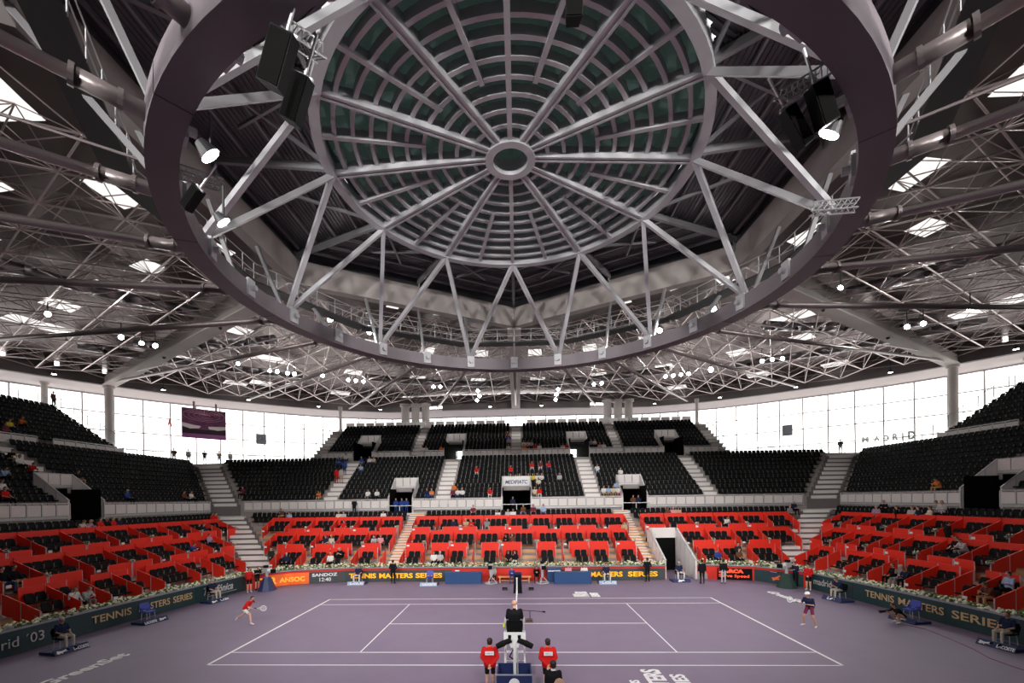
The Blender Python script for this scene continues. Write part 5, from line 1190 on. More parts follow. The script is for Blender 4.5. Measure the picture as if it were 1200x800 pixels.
crowd = [  # side, px, py, tier, pose, shirt, trousers, hair, detail words
 ('far', 397, 537, MI, 'sit', 'blue', 'jeans', 'dark', 'blue shirt, leftmost of four in the top row beside the left entrance'), ('far', 402, 537, MI, 'sit_side', 'navy', 'jeans', 'brown', 'dark blue shirt, second of the group in the top row left of the white aisle'), ('far', 407, 537, MI, 'sit', 'white', 'jeans', 'brown', 'white shirt, top row directly left of the white aisle'),
 ('far', 425, 537, MI, 'sit', 'blue', 'grey', 'dark', 'blue top, top row directly right of the left white aisle'), ('far', 431, 536, MI, 'sit', 'white', 'jeans', 'brown', 'white top, second of the group right of the left white aisle'), ('far', 437, 537, MI, 'sit', 'cream', 'brown', 'brown', 'cream top, third of the group right of the left white aisle'), ('far', 424, 543, MI, 'sit_side', 'lightblue', 'jeans', 'dark', 'light blue top, one row below the group by the left white aisle'),
 ('far', 493, 524, UP, 'sit', 'white', 'tan', 'brown', 'white top, bottom row left of the glowing entrance'), ('far', 498, 524, UP, 'sit', 'cream', 'tan', 'brown', 'cream top, beside the one in white near the narrow left aisle'), ('far', 520, 523, UP, 'sit', 'orange', 'brown', 'dark', 'orange top, alone left of the glowing left entrance'),
 ('far', 594, 506, UP, 'sit_arms', 'brown', 'black', 'dark', 'brown top, high up left of the centre aisle'), ('far', 599, 506, UP, 'sit', 'blue', 'navy', 'brown', 'blue top, high up at the edge of the centre aisle'), ('far', 598, 512, UP, 'sit', 'lilac', 'navy', 'dark', 'lilac top, halfway down beside the centre aisle'), ('far', 598, 522, UP, 'sit', 'cream', 'black', 'brown', 'cream top, bottom row beside the centre aisle'),
 ('far', 614, 515, UP, 'sit', 'white', 'black', 'brown', 'white top, first right of the centre aisle'), ('far', 619, 515, UP, 'sit_side', 'white', 'black', 'dark', 'white top, second right of the centre aisle'), ('far', 623, 516, UP, 'sit', 'palegrey', 'black', 'dark', 'pale top, third right of the centre aisle'), ('far', 614, 523, UP, 'sit', 'orange', 'tan', 'brown', 'orange top, bottom row first right of the centre aisle'), ('far', 619, 523, UP, 'sit', 'brown', 'tan', 'brown', 'brown top, bottom row second right of the centre aisle'), ('far', 628, 523, UP, 'sit', 'red', 'black', 'dark', 'red top, bottom row of the upper tier right of the centre'), ('far', 632, 522, UP, 'sit', 'white', 'black', 'brown', 'white top, beside the one in red in the bottom row'),
 ('far', 660, 521, UP, 'sit', 'cream', 'black', 'brown', 'cream top, just left of the right glowing entrance'), ('far', 665, 520, UP, 'sit', 'red', 'black', 'dark', 'red top, nearest to the right glowing entrance'), ('far', 692, 516, UP, 'sit', 'lilac', 'black', 'brown', 'lilac top, first right of the right glowing entrance'), ('far', 696, 517, UP, 'sit', 'cream', 'black', 'brown', 'cream top, second right of the right glowing entrance'), ('far', 701, 518, UP, 'sit', 'pink', 'black', 'blond', 'pink top, third right of the right glowing entrance'), ('far', 706, 518, UP, 'sit', 'white', 'black', 'brown', 'white top, fourth right of the right glowing entrance'),
 ('far', 561, 546, MI, 'sit', 'red', 'white', 'brown', 'red top with white papers, alone left of centre near the top'), ('far', 598, 545, MI, 'sit', 'red', 'navy', 'brown', 'red top, near the top just left of the centre line'), ('far', 625, 542, MI, 'sit', 'red', 'white', 'brown', 'red top, leftmost of the trio above the centre'), ('far', 634, 542, MI, 'sit', 'maroon', 'white', 'blond', 'maroon top, middle of the trio above the centre'), ('far', 645, 541, MI, 'sit', 'red', 'jeans', 'dark', 'red top and jeans, rightmost of the trio above the centre'),
 ('far', 597, 559, MI, 'sit', 'tan', 'tan', 'brown', 'tan top, leftmost in the row above the white sign'), ('far', 603, 557, MI, 'sit_lean', 'cream', 'lightblue', 'brown', 'cream top, leaning above the white sign'), ('far', 609, 556, MI, 'sit', 'palegrey', 'lightblue', 'dark', 'pale grey top, row above the white sign'), ('far', 619, 556, MI, 'sit', 'white', 'tan', 'dark', 'white top, just right above the white sign'), ('far', 625, 556, MI, 'sit', 'yellow', 'black', 'dark', 'yellow top, the only one in yellow near the centre'), ('far', 630, 556, MI, 'sit', 'white', 'tan', 'blond', 'white top, right of the one in yellow'), ('far', 636, 556, MI, 'sit_arms', 'white', 'black', 'dark', 'white top, rightmost in the row of the one in yellow'), ('far', 631, 563, MI, 'sit', 'cream', 'black', 'brown', 'cream top, one row below the one in yellow'),
 ('far', 657, 555, MI, 'sit', 'palegrey', 'black', 'brown', 'pale top, alone right of the centre group'), ('far', 697, 546, MI, 'sit_side', 'white', 'lightblue', 'brown', 'white top, beside the right white aisle'), ('far', 728, 550, MI, 'sit', 'white', 'grey', 'dark', 'white top, alone above the right entrance'), ('far', 721, 564, MI, 'sit', 'lightblue', 'jeans', 'dark', 'light blue top, left of the header of the right entrance'), ('far', 708, 576, MI, 'sit', 'white', 'tan', 'brown', 'white top, first of four beside the right entrance'), ('far', 714, 576, MI, 'sit', 'lightblue', 'tan', 'brown', 'light blue top, second of four beside the right entrance'), ('far', 722, 579, MI, 'sit', 'white', 'pink', 'blond', 'white top, third of four beside the right entrance'), ('far', 728, 579, MI, 'sit', 'cream', 'tan', 'brown', 'cream top, closest to the right entrance'), ('far', 627, 579, MI, 'sit', 'cream', 'tan', 'brown', 'cream top, first right of the central entrance'), ('far', 632, 579, MI, 'sit', 'red', 'white', 'dark', 'red top, second right of the central entrance'),
 ('far', 530, 571, MI, 'sit', 'maroon', 'black', 'brown', 'maroon top, at the edge of the second white aisle'), ('far', 536, 571, MI, 'sit', 'white', 'jeans', 'dark', 'white shirt, right of the second white aisle'), ('far', 529, 577, MI, 'sit', 'orange', 'black', 'brown', 'orange top, bottom row right of the second white aisle'), ('far', 541, 577, MI, 'sit', 'white', 'black', 'blond', 'white scarf, bottom row right of the second white aisle'), ('far', 573, 582, MI, 'sit', 'red', 'white', 'brown', 'red top, bottom row left of the central entrance'), ('far', 373, 577, MI, 'sit_lean', 'orange', 'tan', 'brown', 'orange top leaning forward left of the white aisle'), ('far', 281, 574, MI, 'sit', 'maroon', 'black', 'dark', 'maroon top, alone near the left corner steps'), ('far', 431, 577, MI, 'sit', 'white', 'grey', 'brown', 'white top, bottom rows left of the left entrance'), ('far', 443, 576, MI, 'sit', 'white', 'black', 'brown', 'white shirt, nearest to the left entrance'), ('far', 499, 573, MI, 'sit', 'navy', 'jeans', 'brown', 'navy top, right of the left entrance'), ('far', 507, 572, MI, 'sit_arms', 'orange', 'jeans', 'dark', 'orange top, left of the second white aisle'),
 ('far', 332, 599, LO, 'sit_lean', 'brown', 'tan', 'brown', 'brown top bending over, with a companion in light blue'), ('far', 339, 599, LO, 'sit_side', 'lightblue', 'black', 'brown', 'light blue shirt, left part of the far side'), ('far', 395, 598, LO, 'sit', 'cream', 'red', 'grey', 'cream top and red trousers'), ('far', 402, 598, LO, 'sit', 'palegrey', 'black', 'dark', 'pale grey shirt beside the one in red trousers'), ('far', 447, 598, LO, 'sit', 'white', 'jeans', 'brown', 'white shirt and jeans, alone left of the steps'), ('far', 554, 594, LO, 'sit', 'maroon', 'black', 'dark', 'maroon top, alone left of the centre'), ('far', 584, 601, LO, 'sit_lean', 'white', 'black', 'brown', 'white top, first of the bright group at the centre'), ('far', 593, 598, LO, 'sit', 'palegrey', 'cream', 'dark', 'pale top, second of the bright group at the centre'), ('far', 601, 597, LO, 'sit', 'white', 'black', 'dark', 'white top, third of the bright group at the centre'), ('far', 612, 593, LO, 'sit', 'brown', 'jeans', 'brown', 'brown jacket below the central entrance'), ('far', 622, 593, LO, 'sit', 'maroon', 'black', 'brown', 'dark red jacket below the central entrance'), ('far', 639, 593, LO, 'sit', 'lightblue', 'jeans', 'brown', 'light blue shirt right of the central entrance'), ('far', 780, 600, LO, 'sit', 'brown', 'black', 'dark', 'brown top, first of three on the right'), ('far', 789, 599, LO, 'sit', 'pink', 'grey', 'grey', 'pink top, second of three on the right'), ('far', 797, 600, LO, 'sit', 'tan', 'black', 'brown', 'tan top, third of three on the right'), ('far', 924, 604, LO, 'sit', 'grey', 'brown', 'brown', 'grey shirt by the right corner steps'), ('far', 938, 604, LO, 'sit', 'navy', 'black', 'grey', 'navy jacket nearest to the right corner steps'),
 ('far', 406, 610, BX, 'sit_wide', 'red', 'black', 'dark', 'red shirt, sitting wide in the back row of the left block'), ('far', 535, 610, BX, 'sit', 'navy', 'black', 'brown', 'dark suit in the back row, left of the woman in tan'), ('far', 545, 609, BX, 'sit_arms', 'tan', 'tan', 'blond', 'tan clothes in the back row near the centre'), ('far', 553, 609, BX, 'sit_lean', 'red', 'red', 'blond', 'all in red in the back row near the centre'), ('far', 570, 608, BX, 'sit', 'grey', 'grey', 'grey', 'grey suit in the back row near the centre'), ('far', 852, 611, BX, 'sit_lean', 'white', 'black', 'dark', 'white shirt in the back row of the right block'), ('far', 380, 632, BX, 'sit', 'navy', 'black', 'dark', 'dark suit in the middle row of the left block'), ('far', 387, 632, BX, 'sit', 'cream', 'tan', 'blond', 'cream top in the middle row of the left block'), ('far', 436, 632, BX, 'sit_lean', 'palegrey', 'grey', 'grey', 'pale striped top in the middle row by the steps'), ('far', 443, 632, BX, 'sit', 'pink', 'black', 'brown', 'pink top in the middle row by the steps'), ('far', 338, 645, BX, 'sit_wide', 'navy', 'black', 'grey', 'dark suit over white shirt in the front row at the far left'), ('far', 381, 651, BX, 'sit', 'white', 'black', 'blond', 'white top low in the front row of the left block'), ('far', 401, 645, BX, 'sit_lean', 'black', 'black', 'grey', 'black suit leaning in the front row of the left block'), ('far', 592, 630, BX, 'sit_lean', 'black', 'tan', 'brown', 'black top in the middle row at the centre'), ('far', 599, 630, BX, 'sit_side', 'brown', 'black', 'brown', 'brown top in the middle row at the centre'), ('far', 594, 644, BX, 'sit', 'black', 'black', 'dark', 'black suit in the centre front row, left of the pair'), ('far', 603, 643, BX, 'sit_side', 'black', 'white', 'dark', 'black suit in the centre front row, right of the pair'), ('far', 509, 651, BX, 'sit', 'white', 'black', 'brown', 'white shirt in the front row of the centre block, at its left'), ('far', 516, 651, BX, 'sit', 'palegrey', 'black', 'grey', 'pale grey top in the front row, beside the one in white'), ('far', 849, 649, BX, 'sit', 'blue', 'black', 'brown', 'blue top in the front row right of the tunnel'), ('far', 863, 650, BX, 'sit', 'brown', 'black', 'brown', 'brown top in the front row right of the tunnel'),
 ('left', 3, 495, UP, 'sit', 'maroon', 'black', 'brown', 'maroon top at the left edge of the photo'), ('left', 12, 492, UP, 'sit', 'yellow', 'navy', 'brown', 'yellow and navy top near the left edge'), ('left', 21, 492, UP, 'sit_lean', 'orange', 'black', 'blond', 'orange top, third from the left edge'),
 ('left', 14, 530, MI, 'sit_lean', 'black', 'tan', 'brown', 'black top, beside the man in white on the left'), ('left', 24, 529, MI, 'sit', 'white', 'black', 'dark', 'white shirt, above the one in bright red'), ('left', 37, 537, MI, 'sit_lean', 'red', 'black', 'dark', 'bright red sweater, near the left entrance rail'), ('left', 90, 549, MI, 'sit', 'black', 'tan', 'brown', 'black sweater and tan trousers, alone beside the left entrance'), ('left', 1, 551, MI, 'sit_lean', 'lightblue', 'black', 'brown', 'light blue shirt at the left edge'), ('left', 6, 562, MI, 'sit', 'white', 'black', 'dark', 'white shirt low at the left edge'), ('left', 9, 586, MI, 'sit', 'red', 'black', 'dark', 'red top behind the panels at the left edge'), ('left', 146, 585, MI, 'sit', 'blue', 'black', 'grey', 'blue top and grey hair in the bottom row beyond the left entrance'), ('left', 214, 584, MI, 'sit', 'brown', 'black', 'brown', 'brown top in the bottom row near the corner'), ('left', 223, 586, MI, 'sit', 'white', 'black', 'brown', 'white top in the bottom row nearest to the corner'),
 ('left', 94, 618, LO, 'sit_lean', 'cream', 'tan', 'brown', 'cream top bending forward, first of the seated group on the left'), ('left', 104, 617, LO, 'sit_lean', 'lilac', 'black', 'blond', 'lilac top, second of the seated group on the left'), ('left', 113, 608, LO, 'sit', 'red', 'blue', 'dark', 'red top and blue trousers in the seated group on the left'), ('left', 120, 607, LO, 'sit', 'black', 'black', 'grey', 'black suit in the seated group on the left'), ('left', 129, 606, LO, 'sit', 'red', 'white', 'blond', 'red and white top in the seated group on the left'), ('left', 141, 606, LO, 'sit', 'navy', 'white', 'grey', 'dark jacket and white trousers, last of the seated group on the left'),
 ('left', 3, 662, BX, 'sit_wide', 'black', 'jeans', 'dark', 'black top and jeans at the left edge'), ('left', 16, 661, BX, 'sit_wide', 'black', 'tan', 'dark', 'black top with white marks and tan trousers near the left edge'), ('left', 221, 643, BX, 'sit_lean', 'blue', 'black', 'brown', 'blue top in the middle row of the left stand'), ('left', 88, 701, BX, 'sit_side', 'white', 'black', 'brown', 'white and black top in the front row above the gold lettering'), ('left', 98, 698, BX, 'sit_lean', 'palegrey', 'grey', 'brown', 'pale grey shirt in the front row above the gold lettering'), ('left', 233, 620, BX, 'sit', 'black', 'black', 'brown', 'black suit, first of three in the back row of the left stand'), ('left', 239, 620, BX, 'sit', 'navy', 'black', 'dark', 'navy suit, second of three in the back row of the left stand'), ('left', 244, 621, BX, 'sit', 'lilac', 'black', 'brown', 'lilac top, third of three in the back row of the left stand'), ('left', 259, 604, LO, 'sit', 'red', 'black', 'dark', 'red jacket right beside the left corner steps'), ('left', 268, 608, LO, 'sit', 'red', 'red', 'dark', 'red jacket and red trousers at the left corner steps'),
 ('right', 1103, 574, MI, 'sit_lean', 'orange', 'tan', 'brown', 'orange top in the bottom row holding papers over the panels'), ('right', 1125, 624, BX, 'sit', 'black', 'black', 'brown', 'dark suit behind the woman with long dark hair'), ('right', 1134, 624, BX, 'sit_lean', 'palegrey', 'grey', 'brown', 'pale striped top bending forward in the back row on the right'), ('right', 1047, 673, BX, 'sit', 'black', 'black', 'brown', 'black jacket, first of three in the front row above the gold lettering on the right'), ('right', 1058, 674, BX, 'sit_side', 'grey', 'grey', 'grey', 'grey jacket, second of three in the front row on the right'), ('right', 1067, 676, BX, 'sit_lean', 'navy', 'black', 'brown', 'navy jacket, third of three in the front row on the right'), ('right', 1181, 689, BX, 'sit_arms', 'lightblue', 'black', 'dark', 'light blue shirt with a red tie near the right edge'), ('right', 1197, 698, BX, 'sit_lean', 'brown', 'tan', 'brown', 'brown top and tan trousers at the right edge')]
for i, (side, px, py, tier, pose, shirt, pants, hair, words) in enumerate(crowd):
    T = seat_spot(side, px, py, tier, 1.12 if pose == 'sit_lean' else 1.25)
    tn2 = {LO: 'open rows', MI: 'middle tier', UP: 'upper tier', BX: 'red boxes'}[tier]
    lab_ = next((q for q in ('spectator, %s (%s stand, %s)' % (words, side, tn2), 'spectator, %s (%s %s)' % (words, side, tn2), 'spectator, %s, %s stand' % (words, side), 'spectator, %s' % words, words) if len(q.split()) <= 16))
    person(lab_, T @ Matrix.Translation((0, -.06, .01)) @ Matrix.Rotation(random.uniform(-.12, .12), 4, 'Z'), pose, shirt, pants, hair, skin=i % 2, sleeve=i % 3 != 0, voxel=.024)
# standing ones
def standing(label, p, rz, pose='stand', **k): return person(label, Matrix.Translation(p) @ Matrix.Rotation(rz, 4, 'Z'), pose, **k)
for x, y, sh, pa, lab, pose in ((204, 543, 'brown', 'brown', 'person in brown standing on the left corner walkway, leftmost of the four there', 'front'), (221, 543, 'palegrey', 'grey', 'person in pale grey standing on the left corner walkway, left of the one in black', 'stand'), (240, 542, 'black', 'black', 'person dressed all in black standing at the top of the left corner steps', 'back'), (257, 544, 'tan', 'jeans', 'person with a tan top standing right of the left corner steps', 'cross'), (270, 542, 'cream', 'grey', 'person in a cream top standing rightmost on the left corner walkway', 'stand')):
    p = at_r(x, y, 50.0); standing(lab, (p[0], p[1], 11.08), R(45), pose, shirt=sh, pants=pa, voxel=.024, skin=1)
p = at_r(985, 532, 50.5); standing('person in dark clothes standing alone on the right corner walkway', (p[0], p[1], 11.08), R(-45), 'front', shirt='black', pants='black', voxel=.024)
p = at_X(75, 470, -48.3); standing('person in dark clothes high at the end of the left upper tier against the glass', (p[0], 22.2, 16.4), R(90), 'stand', shirt='brown', pants='black', voxel=.024)
for x, s, lab in ((464, 'blue', 'person in a blue jacket standing in the left dark entrance, leftmost'), (471, 'blue', 'person in a blue jacket standing in the left dark entrance, in the middle'), (476.5, 'royal', 'person in a bright blue jacket standing in the left dark entrance, rightmost')):
    q = at_Y(x, 590, 11.4 + 12.0); standing(lab, (q[0], q[1], 4.7), 0, 'front', shirt='blue', pants='blue', voxel=.024, hair='brown')
q = at_Y(601, 590, 23.3); standing('man in a dark suit standing in the central entrance', (q[0], q[1], 4.7), 0, 'front', shirt='navy', pants='black', voxel=.024)
for x, s, lab in ((742, 'brown', 'person in brown standing in the right dark entrance'), (748, 'navy', 'person in navy standing in the right dark entrance')): q = at_Y(x, 590, 23.3); standing(lab, (q[0], q[1], 4.7), 0, 'front', shirt=s, pants='black', voxel=.024)
for x, k, s, pa, lab in ((394.5, 4, 'red', 'red', 'person in red walking up the left white aisle'), (400, 4, 'palegrey', 'tan', 'person in pale grey beside the one in red on the left white aisle'), (404, 6, 'blue', 'navy', 'person in blue higher up on the left white aisle')):
    d = 11.5 + .8*k + .2; q = at_Y(x, 560, 11.4 + d); standing(lab, (q[0], q[1], zm(k) + .06), R(180), 'stand', shirt=s, pants=pa, voxel=.024)
q = at_Y(415, 590, 22.2); standing('guard in black standing in front of the pale panels left of the left entrance', (q[0], q[1], z1(11)), 0, 'back', shirt='black', pants='black', voxel=.024)
for x, sgn, lab in ((318, -1, 'guard in dark uniform standing at the foot of the left corner steps'), (865, 1, 'guard in dark uniform standing at the foot of the right corner steps')):
    q = at_Y(x, 655, 12.9); standing(lab, (q[0], q[1], z1(1) - .02 if sgn < 0 else z1(1)), 0, 'front', shirt='green', pants='black', voxel=.022)
q = at_Y(732, 640, 11.4 + 5.0); standing('person in tan standing at the edge of the orange steps right of the centre', (q[0], q[1], z1(5)), 0, 'front', shirt='tan', pants='brown', voxel=.024)
for x, dd, k, s, pa, lab, h in ((1027, 7.3, 8, 'lilac', 'black', 'man in a lilac shirt standing in a back row box, right stand', 'grey'), (1036, 8.0, 9, 'black', 'black', 'person in black standing behind the man in the lilac shirt on the right', 'brown'), (1051, 7.3, 8, 'black', 'black', 'person in black standing between the lilac shirt and the pale group', 'brown'), (1069, 7.6, 8, 'palegrey', 'black', 'person in pale grey, left of the standing group in the right boxes', 'dark'), (1076, 7.3, 8, 'navy', 'white', 'person in navy in the standing group of the right boxes', 'brown'), (1090, 7.6, 8, 'cream', 'tan', 'person in cream in the middle of the standing group on the right', 'brown'), (1097, 8.0, 9, 'grey', 'black', 'person in a grey striped top in the standing group on the right', 'brown'), (1104, 8.0, 9, 'palegrey', 'black', 'person in a pale top rightmost of the standing group', 'dark')):
    X = 20.7 + dd; q = at_X(x, 620, X); standing(lab, (X, q[1], z1(k)), R(-90 + random.uniform(-50, 50)), 'cross', shirt=s, pants=pa, hair=h, voxel=.022)
X = 20.7 + 5.2; q = at_X(1111, 640, X); standing('woman with long dark hair in black standing with her back turned in the right boxes', (X, q[1], z1(6)), R(80), 'stand', shirt='black', pants='black', voxel=.022, female=True)
# officials round the court
def on_base(k, label, pose, **kw):
    kw.setdefault('shirt', 'navy'); kw.setdefault('pants', 'white'); person(label, BASES[k] @ Matrix.Translation((0, -.0, .10)), pose, voxel=.015, fine=True, sleeve=False, **kw)
on_base('L1', 'linesman in black shirt and cream trousers seated nearest on the left', 'sit', hair='grey', skin=1, pants='cream'); on_base('L3', 'linesman in dark shirt and pale trousers seated by the telephone company board', 'sit', hair='grey', pants='cream')
on_base('F1', 'linesman in navy and white seated far left before the yellow lettering', 'sit_wide', hair='brown', skin=1); on_base('F3', 'linesman in black and white trousers seated right of the navy tables', 'sit_wide', hair='dark'); on_base('F4', 'white haired linesman in navy seated in front of the dark tunnel', 'sit_wide', hair='grey', skin=1)
on_base('R1', "linesman in black shirt seated by the madrid '03 lettering", 'sit_lean', hair='brown', pants='cream', skin=1); on_base('R3', 'linesman in black shirt and pale trousers seated nearest on the right', 'sit', hair='brown', pants='cream', skin=1)
for x, lab in ((463, 'security man in a black suit standing at the far side, left of centre'), (759.5, 'security man in a black suit standing at the far side, left of the dark tunnel')):
    q = at_z(x, 682, 0); standing(lab, (q[0], 10.6, 0), R(180), 'front', shirt='black', pants='black', voxel=.016, scale=1.02)
q = at_z(848, 684, 0); standing('man in black top and grey trousers standing before the MARCA board', (q[0], q[1], 0), R(160), 'stand', shirt='black', pants='palegrey', voxel=.018); q = at_z(823, 684, 0); standing('man in black standing left of the MARCA board', (q[0], q[1], 0), R(170), 'stand', shirt='black', pants='black', voxel=.018)
q = at_z(288, 693, 0); standing('ball boy in red top, black shorts, back turned, in the left corner', (q[0] + .45, q[1] - .3, 0), R(45), 'back', shirt='red', pants='black', shorts=1, shoes='white', voxel=.015, scale=.98)
q = at_z(950, 692, 0); standing('ball girl in a red top and black shorts in the right corner behind the player', (q[0], q[1] + .2, 0), R(-50), 'front', shirt='red', pants='black', shorts=1, shoes='white', voxel=.015, scale=.97)
q = at_z(300, 690, 0); standing('camera operator in black shorts behind the camera in the left corner', (q[0] + .25, q[1] - .25, 0), R(60), 'operate', shirt='black', pants='green', shorts=1, voxel=.016, sleeve=False)
q = at_z(936, 688, 0); standing('camera operator in a dark blue jacket behind the camera in the right corner', (q[0], q[1] + .3, 0), R(-60), 'operate', shirt='navy', pants='black', voxel=.016)
q = at_z(576, 682, 0); person('camera operator seated behind the camera left of the bench', Matrix.Translation((q[0] + .1, 11.0, -.02)), 'sit_wide', 'palegrey', 'black', 'grey', shoes='white', voxel=.018)
q = at_z(629, 682, 0); person('camera operator in black crouching beside the camera right of the bench', Matrix.Translation((q[0], 10.95, -.02)), 'sit_lean', 'black', 'black', 'brown', voxel=.018)
q = at_z(600, 682, 0); person('child in a blue top and jeans seated on the yellow bench', Matrix.Translation((q[0], 10.75, .0)), 'sit_lean', 'blue', 'jeans', 'brown', voxel=.018, scale=.93)
for x, s, lab, h in ((667, 'pink', 'person in a striped pink top seated behind the right navy table', 'dark'), (686, 'white', 'person in a white shirt seated behind the right navy table', 'brown')):
    q = at_z(x, 683, 0); person(lab, Matrix.Translation((q[0], 10.75, 0)), 'sit_arms', s, 'black', h, voxel=.018)
    c = thing('folding_chair', 'dark folding chair of the %s' % lab.split(' seated')[0], 'chair', loc=(q[0], 10.7, 0)); obj('seat', MB().box(-.2, .2, -.2, .2, .42, .46), 'black_plastic', c); obj('backrest', MB().box(-.2, .2, .2, .23, .46, .85), 'black_plastic', c)
    for ax in (-.18, .18):
        for ay in (-.18, .18): obj('leg', MB().tube((ax, ay, 0), (ax, ay, .43), .013, n=6), 'steel_post', c)
# stools for the camera people
for x, lab in ((576, 'left'), (629, 'right')):
    q = at_z(x, 682, 0); c = thing('stool', 'small dark stool of the %s camera operator by the red wall' % lab, 'stool', loc=(q[0] + (.1 if lab == 'left' else 0), 11.05, 0)); obj('seat', MB().tube((0, 0, .38), (0, 0, .43), .17, n=14), 'black_plastic', c)
    for k in range(3): obj('leg', MB().tube((.14*cos(2.1*k), .14*sin(2.1*k), 0), (.1*cos(2.1*k), .1*sin(2.1*k), .39), .015, n=6), 'steel_post', c)
# crouching photographer
POSES['crouch'] = base_stand(pelvis=(0, .12, .34), chest=(0, -.10, .58), neck=(0, -.20, .72), head=(0, -.28, .84), sl=(.18, -.14, .68), sr=(-.18, -.14, .68), el=(.25, -.35, .50), er=(-.25, -.35, .50), wl=(.10, -.55, .58), wr=(-.10, -.55, .58), hdl=(0, -1, .1), hdr=(0, -1, .1), hl=(.09, .10, .32), hr=(-.09, .10, .32), kl=(.22, -.28, .48), kr=(-.22, -.28, .42), al=(.17, -.08, .09), ar=(-.17, -.02, .09), tl=(.18, -.24, .045), tr=(-.18, -.18, .045))
q = at_z(1052, 730, 0); standing('photographer in black and beige shorts crouching at the right sideline', (q[0] + .1, q[1], 0), R(-95), 'crouch', shirt='black', pants='tan', shorts=1, shoes='white', voxel=.016, skin=1, sleeve=False)
T = Matrix.Translation((q[0] - .45, q[1], .60)) @ Matrix.Rotation(R(-95), 4, 'Z'); t = thing('photo_camera', 'black camera with long lens held by the crouching photographer', 'camera', T); obj('body', MB().box(-.08, .08, -.02, .06, -.05, .07), 'black_plastic', t); obj('lens', MB().tube((0, -.02, 0), (0, -.36, -.05), .05, .07, 12), 'black_plastic', t)
# players
POSES['lunge'] = base_stand(pelvis=(0, 0, .78), chest=(.05, -.16, 1.03), neck=(.07, -.27, 1.17), head=(.08, -.36, 1.28), sl=(.23, -.18, 1.14), sr=(-.10, -.24, 1.12), el=(.42, -.06, 1.02), er=(-.22, -.42, .92), wl=(.56, .08, .95), wr=(-.16, -.62, .86), hl=(.09, 0, .72), hr=(-.09, 0, .72), kl=(.10, .30, .42), kr=(-.10, -.42, .52), al=(.10, .78, .22), ar=(-.10, -.48, .09), tl=(.10, .90, .06), tr=(-.10, -.66, .045), hdl=(.8, .3, -.2), hdr=(.2, -.9, 0))
q = at_z(293, 731, 0); standing('tennis player in a red shirt and white shorts lunging at the left of the court', (q[0] - .3, q[1] + .15, 0), R(70), 'lunge', shirt='red', pants='white', shorts=1, shoes='white', voxel=.015, skin=0, sleeve=False)
POSES['ready'] = base_stand(pelvis=(0, .04, .92), chest=(0, -.06, 1.22), neck=(0, -.12, 1.38), head=(0, -.18, 1.51), sl=(.185, -.08, 1.32), sr=(-.185, -.08, 1.32), el=(.26, -.10, 1.06), er=(-.28, -.12, 1.08), wl=(.10, -.34, 1.10), wr=(-.22, -.38, 1.12), hdl=(-.6, -.8, .1), hdr=(-.1, -1, .2), kl=(.20, -.10, .48), kr=(-.2, -.12, .48), al=(.26, .04, .085), ar=(-.26, .0, .085), tl=(.30, -.11, .04), tr=(-.30, -.15, .04))
q = at_z(949, 734, 0); Tp = Matrix.Translation((q[0], q[1], 0)) @ Matrix.Rotation(R(-60), 4, 'Z'); person('tennis player with a white cap, dark shirt and red shorts waiting at the right end', Tp, 'ready', 'navy', 'maroon', 'dark', skin=1, shorts=1, shoes='white', voxel=.015, sleeve=False)
cp = thing('cap', 'white cap on the head of the right player', 'cap', Tp @ Matrix.Translation((0, -.17, 1.57))); obj('crown', MB().ball((0, 0, .02), (.105, .115, .085), 14, 8), 'white_paint', cp, smooth=True); obj('peak', MB().prism([(-.07, -.09, .0), (.07, -.09, .0), (.05, -.19, -.01), (-.05, -.19, -.01)], (0, 0, .012)), 'white_paint', cp)
def racket(label, T):
    t = thing('tennis_racket', label, 'racket', T); b = MB(); n = 20; pts = [Vector((0, -.53 - .16*cos(2*pi*i/n) , .13*sin(2*pi*i/n))) for i in range(n)]
    for i in range(n): b.tube(pts[i], pts[(i+1) % n], .012, n=6)
    obj('frame', b, 'white_paint', t); s = MB()
    for i in range(-5, 6): z = i*.022; h = .16*math.sqrt(max(0, 1 - (z/.13)**2)); s.tube((0, -.53 - h, z), (0, -.53 + h, z), .002, n=4)
    for i in range(-6, 7): y = i*.024; h = .13*math.sqrt(max(0, 1 - (y/.16)**2)); s.tube((0, -.53 + y, -h), (0, -.53 + y, h), .002, n=4)
    obj('strings', s, 'white_line', t); obj('handle', MB().tube((0, .04, 0), (0, -.2, 0), .016, n=8), 'black_plastic', t); obj('throat', MB().tube((0, -.2, 0), (0, -.39, .05), .010, n=6).tube((0, -.2, 0), (0, -.39, -.05), .010, n=6), 'white_paint', t)
racket('tennis racket held by the right player', Tp @ Matrix.Translation((-.23, -.46, 1.14)) @ Matrix.Rotation(R(-15), 4, 'Z') @ Matrix.Rotation(R(-20), 4, 'X'))
Tl = Matrix.Translation((q[0], q[1], 0)); q = at_z(293, 731, 0); racket('tennis racket held out by the left player', Matrix.Translation((q[0] - .3, q[1] + .15, 0)) @ Matrix.Rotation(R(70), 4, 'Z') @ Matrix.Translation((-.14, -.70, .86)) @ Matrix.Rotation(R(20), 4, 'Z'))
